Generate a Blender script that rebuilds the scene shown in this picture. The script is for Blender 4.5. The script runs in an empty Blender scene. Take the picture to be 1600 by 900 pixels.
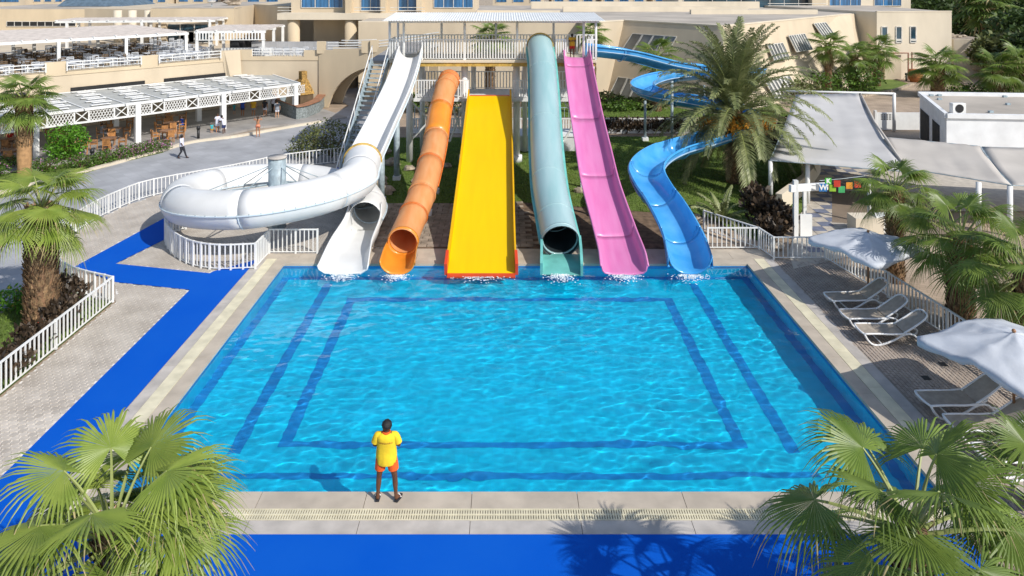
import bpy, math, random
import numpy as np
from mathutils import Vector, Matrix, noise, Euler
from mathutils.bvhtree import BVHTree

S = bpy.context.scene
COL = S.collection
R = math.radians
PI = math.pi

# ------------------------------------------------------------------ camera, sky, sun, exposure
CAM_H, FOC = 11.0, 1130.0
cam = bpy.data.objects.new('camera', bpy.data.cameras.new('camera'))
COL.objects.link(cam); S.camera = cam
cam.location = (0, 0, CAM_H); cam.rotation_euler = (R(90), 0, 0)
cam.data.sensor_width = 36; cam.data.lens = FOC / 1600 * 36
cam.data.shift_y = -484 / 1600; cam.data.shift_x = 12 / 1600
cam.data.clip_start = 0.1; cam.data.clip_end = 5000
W = bpy.data.worlds.new('World'); S.world = W; W.use_nodes = True
_bg = W.node_tree.nodes['Background']
_sk = W.node_tree.nodes.new('ShaderNodeTexSky'); _sk.sky_type = 'NISHITA'; _sk.sun_disc = False
SUN_EL = R(40); SUN_D = Vector((.73, -.68, 0)).normalized()
_sk.sun_elevation = SUN_EL; _sk.sun_rotation = math.atan2(SUN_D.x, SUN_D.y)
W.node_tree.links.new(_sk.outputs[0], _bg.inputs[0]); _bg.inputs[1].default_value = .125
_sl = bpy.data.lights.new('sun', 'SUN'); _sl.energy = 3.8; _sl.angle = R(.5); _sl.color = (1, .955, .88)
_sl.cycles.is_caustics_light = True
_so = bpy.data.objects.new('sun', _sl); COL.objects.link(_so)
_so.rotation_euler = Vector((SUN_D.x * math.cos(SUN_EL), SUN_D.y * math.cos(SUN_EL), math.sin(SUN_EL))).to_track_quat('Z', 'Y').to_euler()
_so.location = (30, -20, 40)
S.view_settings.view_transform = 'Standard'; S.view_settings.look = 'None'
S.view_settings.exposure = 0.22; S.view_settings.gamma = 1
S.cycles.max_bounces = 8; S.cycles.transparent_max_bounces = 8

def G(px, py, z=0.0):                       # point of the photograph on the level z
    d = FOC * (CAM_H - z) / (py + 34)
    return Vector(((px - 788) * d / FOC, d, z))
def D(px, py, Y):                           # point of the photograph at the distance Y
    return Vector(((px - 788) * Y / FOC, Y, CAM_H - (py + 34) * Y / FOC))

# ------------------------------------------------------------------ helpers
def mat(name, c, rough=.6, var=.12, scale=3.0, bump=0.0, bscale=30.0, spec=.5, metal=0, c2=None, trans=0, detail=4, coat=0, streak=None):
    m = bpy.data.materials.new(name); m.use_nodes = True
    nt = m.node_tree; b = nt.nodes['Principled BSDF']; L = nt.links.new
    b.inputs['Roughness'].default_value = rough; b.inputs['Metallic'].default_value = metal
    b.inputs['Specular IOR Level'].default_value = spec
    if coat: b.inputs['Coat Weight'].default_value = coat; b.inputs['Coat Roughness'].default_value = .08
    geo = nt.nodes.new('ShaderNodeNewGeometry')
    pos = geo.outputs['Position']
    if streak:
        mp = nt.nodes.new('ShaderNodeMapping'); mp.inputs['Scale'].default_value = streak
        L(pos, mp.inputs['Vector']); pos = mp.outputs[0]
    if c2 is None: c2 = tuple(max(0, x * (1 - var * 2)) for x in c); c1 = tuple(min(1, x * (1 + var)) for x in c)
    else: c1 = c
    no = nt.nodes.new('ShaderNodeTexNoise'); no.inputs['Scale'].default_value = scale; no.inputs['Detail'].default_value = detail
    L(pos, no.inputs['Vector'])
    rp = nt.nodes.new('ShaderNodeValToRGB'); rp.color_ramp.elements[0].position = .33; rp.color_ramp.elements[1].position = .67
    rp.color_ramp.elements[0].color = (*c2, 1); rp.color_ramp.elements[1].color = (*c1, 1)
    L(no.outputs['Fac'], rp.inputs['Fac']); L(rp.outputs[0], b.inputs['Base Color'])
    if bump:
        n2 = nt.nodes.new('ShaderNodeTexNoise'); n2.inputs['Scale'].default_value = bscale; n2.inputs['Detail'].default_value = 5
        L(geo.outputs['Position'], n2.inputs['Vector'])
        bp = nt.nodes.new('ShaderNodeBump'); bp.inputs['Strength'].default_value = bump; bp.inputs['Distance'].default_value = .02
        L(n2.outputs['Fac'], bp.inputs['Height']); L(bp.outputs[0], b.inputs['Normal'])
    if trans:
        tr = nt.nodes.new('ShaderNodeBsdfTranslucent'); mx = nt.nodes.new('ShaderNodeMixShader'); mx.inputs[0].default_value = trans
        L(rp.outputs[0], tr.inputs['Color']); L(b.outputs[0], mx.inputs[1]); L(tr.outputs[0], mx.inputs[2])
        L(mx.outputs[0], nt.nodes['Material Output'].inputs[0])
    m['nodes'] = 1
    return m

def perobj(m, amt=.25):
    """slight change of brightness from object to object"""
    nt = m.node_tree; b = nt.nodes['Principled BSDF']; l = b.inputs['Base Color'].links[0]; src = l.from_socket
    oi = nt.nodes.new('ShaderNodeObjectInfo'); hs = nt.nodes.new('ShaderNodeHueSaturation'); mr = nt.nodes.new('ShaderNodeMapRange')
    mr.inputs['To Min'].default_value = 1 - amt; mr.inputs['To Max'].default_value = 1 + amt
    nt.links.new(oi.outputs['Random'], mr.inputs['Value']); nt.links.new(mr.outputs[0], hs.inputs['Value'])
    nt.links.new(src, hs.inputs['Color']); nt.links.new(hs.outputs[0], b.inputs['Base Color'])
    return m

def perisland(m, amt=.2):
    nt = m.node_tree; b = nt.nodes['Principled BSDF']; src = b.inputs['Base Color'].links[0].from_socket
    g = nt.nodes.new('ShaderNodeNewGeometry'); hs = nt.nodes.new('ShaderNodeHueSaturation'); mr = nt.nodes.new('ShaderNodeMapRange')
    mr.inputs['To Min'].default_value = 1 - amt; mr.inputs['To Max'].default_value = 1 + amt
    nt.links.new(g.outputs['Random Per Island'], mr.inputs['Value']); nt.links.new(mr.outputs[0], hs.inputs['Value'])
    nt.links.new(src, hs.inputs['Color']); nt.links.new(hs.outputs[0], b.inputs['Base Color'])
    return m

def tiled(m, sx, sy, mortar=.012, dark=.6, rot=0, offset=.5):
    """joint lines of far paving"""
    nt = m.node_tree; b = nt.nodes['Principled BSDF']; src = b.inputs['Base Color'].links[0].from_socket
    g = nt.nodes.new('ShaderNodeNewGeometry'); mp = nt.nodes.new('ShaderNodeMapping'); mp.inputs['Rotation'].default_value = (0, 0, rot)
    br = nt.nodes.new('ShaderNodeTexBrick'); br.inputs['Scale'].default_value = 1; br.inputs['Brick Width'].default_value = sx
    br.inputs['Row Height'].default_value = sy; br.inputs['Mortar Size'].default_value = mortar; br.offset = offset
    br.inputs['Color1'].default_value = (1, 1, 1, 1); br.inputs['Color2'].default_value = (.86, .86, .86, 1); br.inputs['Mortar'].default_value = (dark, dark, dark, 1)
    mx = nt.nodes.new('ShaderNodeMix'); mx.data_type = 'RGBA'; mx.blend_type = 'MULTIPLY'; mx.inputs[0].default_value = 1
    L = nt.links.new
    L(g.outputs['Position'], mp.inputs['Vector']); L(mp.outputs[0], br.inputs['Vector']); L(src, mx.inputs[6]); L(br.outputs['Color'], mx.inputs[7])
    L(mx.outputs[2], b.inputs['Base Color'])
    return m

class MB:
    def __init__(s): s.v = []; s.f = []; s.m = []; s.cur = 0
    def add(s, v, f):
        o = len(s.v); s.v += [tuple(p) for p in v]; s.f += [tuple(i + o for i in q) for q in f]; s.m += [s.cur] * len(f); return s
    def box(s, x0, x1, y0, y1, z0, z1):
        return s.add([(x0, y0, z0), (x1, y0, z0), (x1, y1, z0), (x0, y1, z0), (x0, y0, z1), (x1, y0, z1), (x1, y1, z1), (x0, y1, z1)],
                     [(3, 2, 1, 0), (4, 5, 6, 7), (0, 1, 5, 4), (1, 2, 6, 5), (2, 3, 7, 6), (3, 0, 4, 7)])
    def bar(s, p, q, w, h=None, up=(0, 0, 1)):
        h = h or w; p = Vector(p); q = Vector(q); t = (q - p).normalized(); u = Vector(up)
        if abs(t.dot(u)) > .98: u = Vector((0, 1, 0))
        a = t.cross(u).normalized(); b = a.cross(t)
        c = [(-.5, -.5), (.5, -.5), (.5, .5), (-.5, .5)]
        return s.add([e + a * (i * w) + b * (j * h) for e in (p, q) for i, j in c],
                     [(0, 1, 2, 3), (7, 6, 5, 4), (0, 4, 5, 1), (1, 5, 6, 2), (2, 6, 7, 3), (3, 7, 4, 0)])
    def tube(s, pts, r, n=8, cap=True):
        pts = [Vector(p) for p in pts]; k = len(pts)
        if not hasattr(r, '__len__'): r = [r] * k
        vs = []; a = None
        for i, p in enumerate(pts):
            t = (pts[min(i + 1, k - 1)] - pts[max(i - 1, 0)]).normalized()
            if a is None: a = t.orthogonal().normalized()
            a = (a - t * a.dot(t)).normalized(); b = t.cross(a)
            for j in range(n):
                g = 2 * PI * j / n; vs.append(p + (a * math.cos(g) + b * math.sin(g)) * r[i])
        fs = [(i * n + j, i * n + (j + 1) % n, (i + 1) * n + (j + 1) % n, (i + 1) * n + j) for i in range(k - 1) for j in range(n)]
        if cap: fs += [tuple(reversed(range(n))), tuple(range((k - 1) * n, k * n))]
        return s.add(vs, fs)
    def prism(s, pts, z0, z1, top=None):
        n = len(pts); top = top or pts
        vs = [(p[0], p[1], z0) for p in pts] + [(p[0], p[1], z1) for p in top]
        a = sum(pts[i][0] * pts[(i + 1) % n][1] - pts[(i + 1) % n][0] * pts[i][1] for i in range(n))
        fs = [tuple(range(n))[::-1], tuple(range(n, 2 * n))] + [(i, (i + 1) % n, n + (i + 1) % n, n + i) for i in range(n)]
        if a < 0: fs = [q[::-1] for q in fs]
        return s.add(vs, fs)
    def loft(s, rings, n=14, cap=True):      # rings: (centre, rx, ry) level ellipses
        vs = []
        for c, rx, ry in rings:
            for j in range(n):
                g = 2 * PI * j / n; vs.append((c[0] + rx * math.cos(g), c[1] + ry * math.sin(g), c[2]))
        k = len(rings); fs = [(i * n + j, i * n + (j + 1) % n, (i + 1) * n + (j + 1) % n, (i + 1) * n + j) for i in range(k - 1) for j in range(n)]
        if cap: fs += [tuple(reversed(range(n))), tuple(range((k - 1) * n, k * n))]
        return s.add(vs, fs)
    def ball(s, c, r, n=10, m=7, jit=0):
        c = Vector(c); r = Vector(r) if hasattr(r, '__len__') else Vector((r, r, r)); vs = [c + Vector((0, 0, -r.z))]
        for i in range(1, m):
            t = PI * i / m
            for j in range(n):
                g = 2 * PI * j / n; k = 1 + random.uniform(-jit, jit)
                vs.append(c + Vector((r.x * math.sin(t) * math.cos(g) * k, r.y * math.sin(t) * math.sin(g) * k, -r.z * math.cos(t) * k)))
        vs.append(c + Vector((0, 0, r.z))); e = len(vs) - 1
        fs = [(0, 1 + (j + 1) % n, 1 + j) for j in range(n)]
        fs += [(1 + (i - 1) * n + j, 1 + (i - 1) * n + (j + 1) % n, 1 + i * n + (j + 1) % n, 1 + i * n + j) for i in range(1, m - 1) for j in range(n)]
        fs += [(1 + (m - 2) * n + j, 1 + (m - 2) * n + (j + 1) % n, e) for j in range(n)]
        return s.add(vs, fs)
    def mesh(s, name, m=None, smooth=False):
        me = bpy.data.meshes.new(name); me.from_pydata([tuple(p) for p in s.v], [], s.f)
        for q in (m if isinstance(m, (list, tuple)) else [m]):
            if q: me.materials.append(q)
        if any(s.m): me.polygons.foreach_set('material_index', s.m)
        if smooth: me.polygons.foreach_set('use_smooth', [True] * len(s.f))
        me.update(); return me
    def build(s, name, m=None, parent=None, smooth=False, loc=None):
        o = bpy.data.objects.new(name, s.mesh(name, m, smooth)); COL.objects.link(o)
        if parent: o.parent = parent
        if loc: o.location = loc
        return o

def put(name, me, parent=None, loc=(0, 0, 0), rot=(0, 0, 0), sc=None):
    o = bpy.data.objects.new(name, me); COL.objects.link(o); o.location = loc; o.rotation_euler = rot
    if sc is not None: o.scale = sc if hasattr(sc, '__len__') else (sc, sc, sc)
    if parent: o.parent = parent
    return o
def tag(o, label, cat, group=None):
    o['label'] = label; o['category'] = cat
    if group: o['group'] = group
    return o
def thing(name, label, cat, loc=(0, 0, 0), rz=0, group=None, sc=1):
    o = bpy.data.objects.new(name, None); COL.objects.link(o); o.location = loc; o.rotation_euler = (0, 0, rz); o.scale = (sc, sc, sc)
    o.empty_display_size = .2
    return tag(o, label, cat, group)
def struct(o): o['kind'] = 'structure'; return o
def stuff(o): o['kind'] = 'stuff'; return o
def copy_tree(o, parent=None):
    c = o.copy(); COL.objects.link(c)
    if parent: c.parent = parent
    for ch in list(o.children): copy_tree(ch, c)
    return c
def spline(pts, per=8):
    P = [Vector(p) for p in pts]; P = [P[0] * 2 - P[1]] + P + [P[-1] * 2 - P[-2]]; out = []
    for i in range(1, len(P) - 2):
        a, b, c, d = P[i - 1:i + 3]
        for k in range(per):
            t = k / per
            out.append(.5 * ((2 * b) + (c - a) * t + (2 * a - 5 * b + 4 * c - d) * t * t + (3 * b - a - 3 * c + d) * t ** 3))
    out.append(P[-2]); return out
def frames(path):
    out = []; k = len(path)
    for i, p in enumerate(path):
        t = (path[min(i + 1, k - 1)] - path[max(i - 1, 0)]).normalized()
        a = Vector((t.y, -t.x, 0)).normalized(); b = a.cross(t)
        if b.z < 0: b = -b
        out.append((p, a, b))
    return out
def sweep(path, prof, closed=False, bank=None, fr=None):
    fr = fr or frames(path); n = len(prof(0) if callable(prof) else prof); mb = MB(); vs = []; K = len(fr)
    for i, (p, a, b) in enumerate(fr):
        pr = prof(i / (K - 1)) if callable(prof) else prof
        if bank:
            q = bank(i / (K - 1)); a, b = a * math.cos(q) + b * math.sin(q), b * math.cos(q) - a * math.sin(q)
        vs += [p + a * u + b * w for u, w in pr]
    m = n if closed else n - 1
    fs = [(i * n + j, i * n + (j + 1) % n, (i + 1) * n + (j + 1) % n, (i + 1) * n + j) for i in range(K - 1) for j in range(m)]
    mb.add(vs, fs); return mb
def solid(o, t=.04, off=1):
    m = o.modifiers.new('thickness', 'SOLIDIFY'); m.thickness = t; m.offset = off; return o
def bevel(o, w=.01, seg=1):
    m = o.modifiers.new('bevel', 'BEVEL'); m.width = w; m.segments = seg; m.limit_method = 'ANGLE'; return o
def inside(p, poly):
    x, y = p[0], p[1]; c = False; n = len(poly); j = n - 1
    for i in range(n):
        xi, yi, xj, yj = poly[i][0], poly[i][1], poly[j][0], poly[j][1]
        if (yi > y) != (yj > y) and x < (xj - xi) * (y - yi) / (yj - yi) + xi: c = not c
        j = i
    return c
def sheet(name, pts, z, m):
    pts = [(p[0], p[1], z) for p in pts]; n = len(pts)
    a = sum(pts[i][0] * pts[(i + 1) % n][1] - pts[(i + 1) % n][0] * pts[i][1] for i in range(n))
    return MB().add(pts, [tuple(range(n)) if a > 0 else tuple(range(n))[::-1]]).build(name, m)

# ------------------------------------------------------------------ materials
M = {}
M['plaza'] = tiled(mat('plaza_paving', (.44, .34, .25), .8, .12, .6, .2), .4, .2, .012, .7, .4)
M['walk'] = tiled(mat('grey_walk_tiles', (.40, .405, .42), .7, .08, .5, .1), .6, .6, .012, .82, .78, 0)
M['terrace'] = tiled(mat('terrace_tiles', (.36, .34, .32), .6, .1, .5), .5, .5, .012, .8, .78, 0)
M['paver'] = mat('stamped_paver', (.54, .49, .43), .85, .14, 1.1, .3, 60, c2=(.40, .355, .305))
M['joint'] = mat('paver_joint', (.70, .67, .63), .9, .1, 2)
M['brick'] = mat('clay_paver', (.44, .37, .31), .85, .14, 2.0, .3, 60, c2=(.33, .27, .225))
M['sand_joint'] = mat('sand_joint', (.33, .28, .23), .9, .1, 2)
M['coping'] = mat('coping_slab', (.50, .43, .345), .6, .08, 1.6, .12, 60)
M['cream'] = mat('cream_grate_plastic', (.70, .64, .46), .5, .08, 2.5)
M['grey_slab'] = mat('grey_slab', (.49, .45, .41), .7, .1, 1.8, .15, 50)
M['blue_path'] = mat('blue_rubber_path', (.0, .085, .50), .85, .05, .6, .2, 90, spec=.1, c2=(.002, .095, .51), detail=8)
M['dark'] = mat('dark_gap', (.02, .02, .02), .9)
M['stone'] = mat('apron_stone', (.33, .27, .21), .9, .2, 2.2, .5, 18)
M['soil'] = mat('dry_soil', (.17, .115, .075), .95, .25, 3, .6, 20)
M['lawn'] = mat('lawn_turf', (.13, .185, .03), .95, .2, .9, .8, 60, c2=(.085, .14, .02), detail=8)
M['blade'] = perisland(mat('grass_blade', (.16, .25, .04), .7, .2, 2, trans=.3), .35)
M['white'] = mat('white_paint', (.78, .78, .76), .45, .04, 2)
M['white_rough'] = mat('white_render', (.76, .77, .78), .8, .05, 1.2, .15, 30)
M['steel'] = mat('grey_painted_steel', (.34, .42, .46), .5, .15, 4, .1)
M['tan'] = mat('cream_render', (.60, .49, .34), .9, .055, .5, .2, 25, detail=10, streak=(1, 1, .35))
M['tan2'] = mat('beige_render', (.58, .485, .355), .9, .055, .5, .2, 25, detail=10, streak=(1, 1, .35))
M['pale'] = mat('pale_render', (.66, .58, .455), .9, .05, .5, .2, 25, detail=10, streak=(1, 1, .35))
M['roof'] = mat('flat_roof_screed', (.45, .40, .34), .9, .12, .25, .2, 10)
M['fgw'] = mat('white_fibreglass', (.82, .82, .805), .4, .035, .9, .05, 6, coat=.08, trans=.12)
M['fgb'] = mat('blue_white_fibreglass', (.60, .69, .75), .35, .05, .9)
M['ora1'] = mat('faded_orange_fibreglass', (.78, .31, .10), .5, .12, 1.4, c2=(.80, .40, .17), streak=(3, .6, .6), trans=.2)
M['ora2'] = mat('bright_orange_fibreglass', (.80, .27, .025), .35, .08, 1.2, coat=.3)
M['orad'] = mat('orange_flange', (.66, .17, .03), .45, .1, 3)
M['seam'] = mat('dark_seam', (.16, .06, .02), .6)
M['yel'] = mat('yellow_fibreglass', (.80, .52, .0), .35, .03, 1.1, spec=.25, c2=(.77, .49, .0), streak=(3, .35, .35), detail=7)
M['yeld'] = mat('yellow_wall_fibreglass', (.72, .40, .005), .4, .04, .8, spec=.25)
M['red'] = mat('red_orange_edge', (.68, .06, .015), .4, .06, 2)
M['teal'] = mat('teal_fibreglass', (.26, .43, .45), .4, .08, .8, c2=(.35, .50, .52), coat=.1, streak=(2.5, .4, .4))
M['teald'] = mat('strong_teal_fibreglass', (.16, .48, .44), .35, .1, 1.5, coat=.2)
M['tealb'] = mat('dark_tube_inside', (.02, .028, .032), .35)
M['pink'] = mat('pink_fibreglass', (.60, .165, .39), .38, .06, 1.2, c2=(.64, .22, .45), coat=.08, streak=(3, .4, .4))
M['blue'] = mat('blue_fibreglass', (.04, .30, .68), .22, .08, 1.2, c2=(.10, .40, .76), coat=.4)
M['bluep'] = mat('pale_blue_fibreglass', (.30, .45, .60), .35, .08, 1.4)
M['collar'] = mat('yellow_brown_collar', (.55, .36, .08), .5, .15, 5)
M['glass'] = mat('window_glass', (.03, .07, .10), .06, .3, .6, spec=.9)
M['slopeglass'] = mat('sky_grey_sloped_glass', (.17, .18, .18), .3, .2, .6, spec=.6)  # grey base colour imitates the sky reflected in the panes
M['terrchair'] = mat('grey_white_resin', (.50, .52, .55), .5, .1, 3)  # terrace chairs and tables: one tone, greyer than white_resin
M['slat'] = mat('taupe_roof_slat', (.56, .50, .45), .7, .1, 2)
M['bluegl'] = mat('blue_curtained_glass', (.04, .16, .34), .1, .3, 1.2, spec=.9, streak=(3, .2, .2))
M['frame'] = mat('window_frame', (.62, .60, .55), .5)
M['wood'] = perobj(mat('teak_wood', (.42, .19, .06), .5, .2, 6), .3)
M['tabletop'] = perobj(mat('brown_tabletop', (.30, .16, .09), .4, .2, 4), .25)
M['sling'] = mat('beige_sling', (.40, .345, .28), .8, .08, 6, .25, 300)
M['plastic'] = mat('white_resin', (.82, .82, .82), .35, .04, 3)
M['cloth'] = mat('white_canvas', (.60, .63, .68), .85, .05, 1.2, .2, 14, trans=.12)
M['sail'] = mat('grey_beige_sail', (.60, .555, .50), .85, .05, .5, .25, 6, trans=.15)
M['sail2'] = mat('grey_white_sail', (.62, .605, .59), .85, .05, .5, .25, 6, trans=.15)
M['polew'] = mat('wooden_pole', (.30, .15, .07), .5)
M['leafA'] = perobj(mat('fan_leaf_green', (.20, .28, .05), .42, .2, 2.2, c2=(.12, .19, .03), trans=.36, spec=.5), .22)
M['leafN'] = perobj(mat('fan_leaf_lime', (.30, .37, .07), .42, .2, 2.2, c2=(.19, .27, .04), trans=.34, spec=.5), .2)
M['leafD'] = perobj(mat('fan_leaf_deep', (.14, .21, .035), .45, .2, 2.2, c2=(.08, .13, .02), trans=.22), .2)
M['drytip'] = mat('dry_leaf_tip', (.40, .33, .15), .7, .2, 5, trans=.25)
M['petiole'] = mat('leaf_stalk', (.28, .32, .10), .5)
M['date'] = perobj(mat('date_frond', (.14, .17, .06), .5, .2, 2, c2=(.26, .28, .12), trans=.2), .25)
M['datedry'] = perobj(mat('dry_date_frond', (.26, .20, .10), .7, .2, 2, trans=.15), .2)
M['dates'] = mat('orange_date_fruit', (.62, .27, .02), .5, .25, 12)
M['trunk'] = mat('palm_trunk', (.21, .12, .065), .95, .3, 6, .9, 26)
M['boot'] = perisland(mat('old_leaf_base', (.33, .21, .11), .9, .25, 8, .5, 40), .35)
M['smoothtrunk'] = mat('shaved_trunk', (.42, .24, .11), .8, .15, 5, .4, 30)
M['green'] = perisland(mat('bush_leaf', (.09, .17, .02), .5, .2, 3, trans=.25), .35)
M['brightgreen'] = perisland(mat('bright_bush_leaf', (.12, .30, .02), .5, .2, 3, trans=.3), .3)
M['olive'] = perisland(mat('olive_leaf', (.13, .15, .045), .6, .2, 3, trans=.2), .4)
M['darkleaf'] = perisland(mat('bronze_leaf', (.075, .05, .03), .5, .3, 5, trans=.15), .5)
M['treeleaf'] = perisland(mat('tree_leaf', (.055, .10, .02), .6, .25, 1, trans=.2), .4)
M['flower'] = perisland(mat('pink_flower', (.42, .18, .32), .6, .2, 3), .3)
M['yflower'] = perisland(mat('yellow_flower', (.55, .42, .03), .6, .2, 3), .3)
M['redflower'] = perisland(mat('red_flower', (.5, .05, .02), .6, .2, 3), .3)
M['stem'] = mat('woody_stem', (.14, .09, .05), .9)
M['rock'] = mat('rough_limestone', (.40, .33, .25), .95, .2, 4, .8, 9)
M['skinD'] = mat('dark_skin', (.115, .045, .022), .45, .1, 8)
M['skinM'] = mat('tanned_skin', (.42, .19, .095), .5, .1, 8)
M['skinL'] = mat('light_skin', (.58, .34, .22), .5, .08, 8)
M['hair'] = mat('black_hair', (.012, .010, .010), .5, .2, 30, .6, 120)
M['hairB'] = mat('brown_hair', (.06, .03, .015), .5, .2, 30)
M['shirtY'] = mat('yellow_cotton', (.86, .60, .02), .85, .05, 4, .6, 9)
M['shortO'] = mat('orange_cotton', (.80, .115, .012), .85, .06, 5, .5, 12)
M['blackcloth'] = mat('dark_cloth', (.02, .022, .03), .8)
M['whitecloth'] = mat('white_cotton', (.66, .67, .76), .85, .05, 6, .3, 20)
M['navy'] = mat('navy_cloth', (.02, .035, .12), .8)
M['royal'] = mat('royal_blue_cloth', (.02, .07, .40), .8)
M['mustard'] = mat('mustard_cloth', (.62, .36, .02), .8)
M['coral'] = mat('coral_swimwear', (.82, .28, .16), .7)
M['aqua'] = mat('aqua_cloth', (.05, .38, .42), .8)
M['greycloth'] = mat('grey_cloth', (.25, .28, .33), .8)
M['redcloth'] = mat('red_cloth', (.55, .03, .02), .8)
M['bluestone'] = mat('grey_green_stone_cladding', (.24, .27, .27), .85, .25, 9, .5, 20)
M['countertop'] = mat('terracotta_counter', (.34, .16, .09), .6, .15, 4)
M['thatch'] = mat('thatch', (.40, .24, .07), .95, .3, 8, .8, 40)
M['blackmetal'] = mat('black_metal', (.02, .02, .022), .5)
M['checkb'] = mat('slate_blue_tile', (.17, .19, .26), .6, .12, 3)
M['checkw'] = mat('cream_tile', (.50, .45, .38), .7, .1, 3)
M['pipe'] = mat('rusty_red_pipe', (.30, .13, .09), .7)
M['bluestroof'] = mat('slate_roof', (.10, .15, .20), .7, .15, 2)
M['terracotta'] = mat('terracotta', (.40, .15, .05), .8, .15, 6)
M['foam'] = mat('water_foam', (.8, .85, .88), .5)

# ------------------------------------------------------------------ the pool
X0, X1, Y0, Y1 = -8.51, 9.37, 15.48, 27.87
PD, WL = -1.15, -.11
def rect(name, x0, x1, y0, y1, z, m): return sheet(name, [(x0, y0), (x1, y0), (x1, y1), (x0, y1)], z, m)
M['ptile'] = tiled(mat('pool_tile', (.004, .62, .85), .4, .05, 1.2), .3, .3, .01, .93, 0, 0)
M['pline'] = mat('pool_line_tile', (.008, .26, .60), .4, .08, 2)
g = MB(); B = 3000
g.add([(-B, -200, 0), (B, -200, 0), (B, Y0, 0), (-B, Y0, 0), (-B, Y1, 0), (B, Y1, 0), (B, B, 0), (-B, B, 0), (X0, Y0, 0), (X0, Y1, 0), (X1, Y0, 0), (X1, Y1, 0)],
      [(0, 1, 2, 3), (4, 5, 6, 7), (3, 8, 9, 4), (10, 2, 5, 11)])
struct(g.build('ground', M['plaza'], loc=(0, 0, -.04)))
pb = MB()
pb.add([(X0, Y0, PD), (X1, Y0, PD), (X1, Y1, PD), (X0, Y1, PD)], [(0, 1, 2, 3)])
pb.add([(X0, Y0, PD), (X1, Y0, PD), (X1, Y1, PD), (X0, Y1, PD), (X0, Y0, -.08), (X1, Y0, -.08), (X1, Y1, -.08), (X0, Y1, -.08)], [(0, 4, 5, 1), (1, 5, 6, 2), (2, 6, 7, 3), (3, 7, 4, 0)])
basin = struct(pb.build('pool_basin', M['ptile']))
lines = []
def pool_line(x0, x1, y0, y1):
    o = rect('lane_line', x0, x1, y0, y1, PD + .008, M['pline']); o.parent = basin; lines.append(o)
for a, b, c, d in ((-6.8, -6.48, 17.7, 27.3), (-5.65, -5.33, 17.95, 26.1), (5.72, 6.04, 17.95, 26.1), (6.95, 7.27, 17.7, 27.3),
                   (-5.33, 5.72, 17.95, 18.18), (-7.0, 7.4, 16.85, 17.05), (-5.33, 5.72, 25.85, 26.1),
                   (X0, X0 + .28, Y0, Y1), (X1 - .28, X1, Y0, Y1), (X0 + .28, X1 - .28, Y1 - .25, Y1)): pool_line(a, b, c, d)
wb = MB(); e = .012
wb.box(X0, X1, Y1 - e, Y1 + .02, -.3, -.085); o = wb.build('waterline_band', M['pline']); o.parent = basin; lines.append(o)
for sx in (X0 - .02, X1 - e):
    o = MB().box(sx, sx + .032, Y0, Y1 - .02, -.26, -.085).build('waterline_band', M['pline']); o.parent = basin; lines.append(o)
nx, ny = 420, 300
gx, gy = np.meshgrid(np.linspace(X0, X1, nx + 1), np.linspace(Y0, Y1, ny + 1))
hz = np.zeros(gx.shape)
for k, (s, a) in enumerate(((.75, .022), (1.8, .018), (3.6, .009), (6.5, .003))):
    for j in range(ny + 1):
        for i in range(nx + 1):
            x, y = gx[j, i], gy[j, i]
            hz[j, i] += a * noise.noise(Vector((x * s * .8 + y * s * .25 + k * 7, y * s * 1.2 - x * s * .2, k * 3.3)))
msk = np.array([[.62 + .75 * (noise.noise(Vector((gx[j, i] * .22 + 5, gy[j, i] * .3, 1.7))) + .35) for i in range(nx + 1)] for j in range(ny + 1)]); hz *= np.clip(msk, .35, 1.15) * .92
for cx in (-6.1, -4, -.9, 2.1, 4.5, 7.0):            # ripples where the slides run out
    r = np.hypot(gx - cx, gy - 26.7); hz += .02 * np.cos(r * 7) * np.exp(-r * 1.1)
wv = np.stack([gx.ravel(), gy.ravel(), WL + hz.ravel()], 1)
idx = np.arange((nx + 1) * (ny + 1)).reshape(ny + 1, nx + 1)
wf = np.stack([idx[:-1, :-1], idx[:-1, 1:], idx[1:, 1:], idx[1:, :-1]], -1).reshape(-1, 4)
me = bpy.data.meshes.new('water'); me.from_pydata(wv.tolist(), [], wf.tolist()); me.polygons.foreach_set('use_smooth', [True] * len(me.polygons))
wm = bpy.data.materials.new('pool_water'); wm.use_nodes = True; nt = wm.node_tree; nt.nodes.clear()
out = nt.nodes.new('ShaderNodeOutputMaterial'); gl = nt.nodes.new('ShaderNodeBsdfGlass'); gl.inputs['IOR'].default_value = 1.33
gl.inputs['Roughness'].default_value = 0; gl.inputs['Color'].default_value = (.88, .98, 1, 1); nt.links.new(gl.outputs[0], out.inputs[0])
me.materials.append(wm); water = put('water', me); struct(water)
water.cycles.is_caustics_caster = True
for o in [basin] + lines: o.cycles.is_caustics_receiver = True

# coping: slabs, drain grate
cop = thing('pool_coping', 'pale stone coping with cream overflow grate round the blue pool', 'coping')
cop['kind'] = 'structure'
def slab(x0, x1, y0, y1, m, name='coping_slab', z=0.0, g_=.006):
    z += random.uniform(-.002, .002)
    return MB().box(x0 + g_, x1 - g_, y0 + g_, y1 - g_, -.085, z).build(name, m, cop)
CW = 1.15
def run(a, b, step):
    n = max(1, round((b - a) / step)); return [(a + (b - a) * i / n, a + (b - a) * (i + 1) / n) for i in range(n)]
for a, b in run(X0 - CW, X1 + CW, 2.2):
    slab(a, b, 15.0, Y0 + .02, M['coping'])
for a, b in run(X0 - CW, X1 + CW, 2.35): slab(a, b, 14.3, 14.68, M['grey_slab'])
for a, b in run(X0 - .4, X1 + .4, 2.6): slab(a, b, Y1 - .02, 28.35, M['coping'])
for a, b in run(X0 - CW, X1 + CW, 1.6): slab(a, b, 28.35, 28.95, M['coping'])
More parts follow.
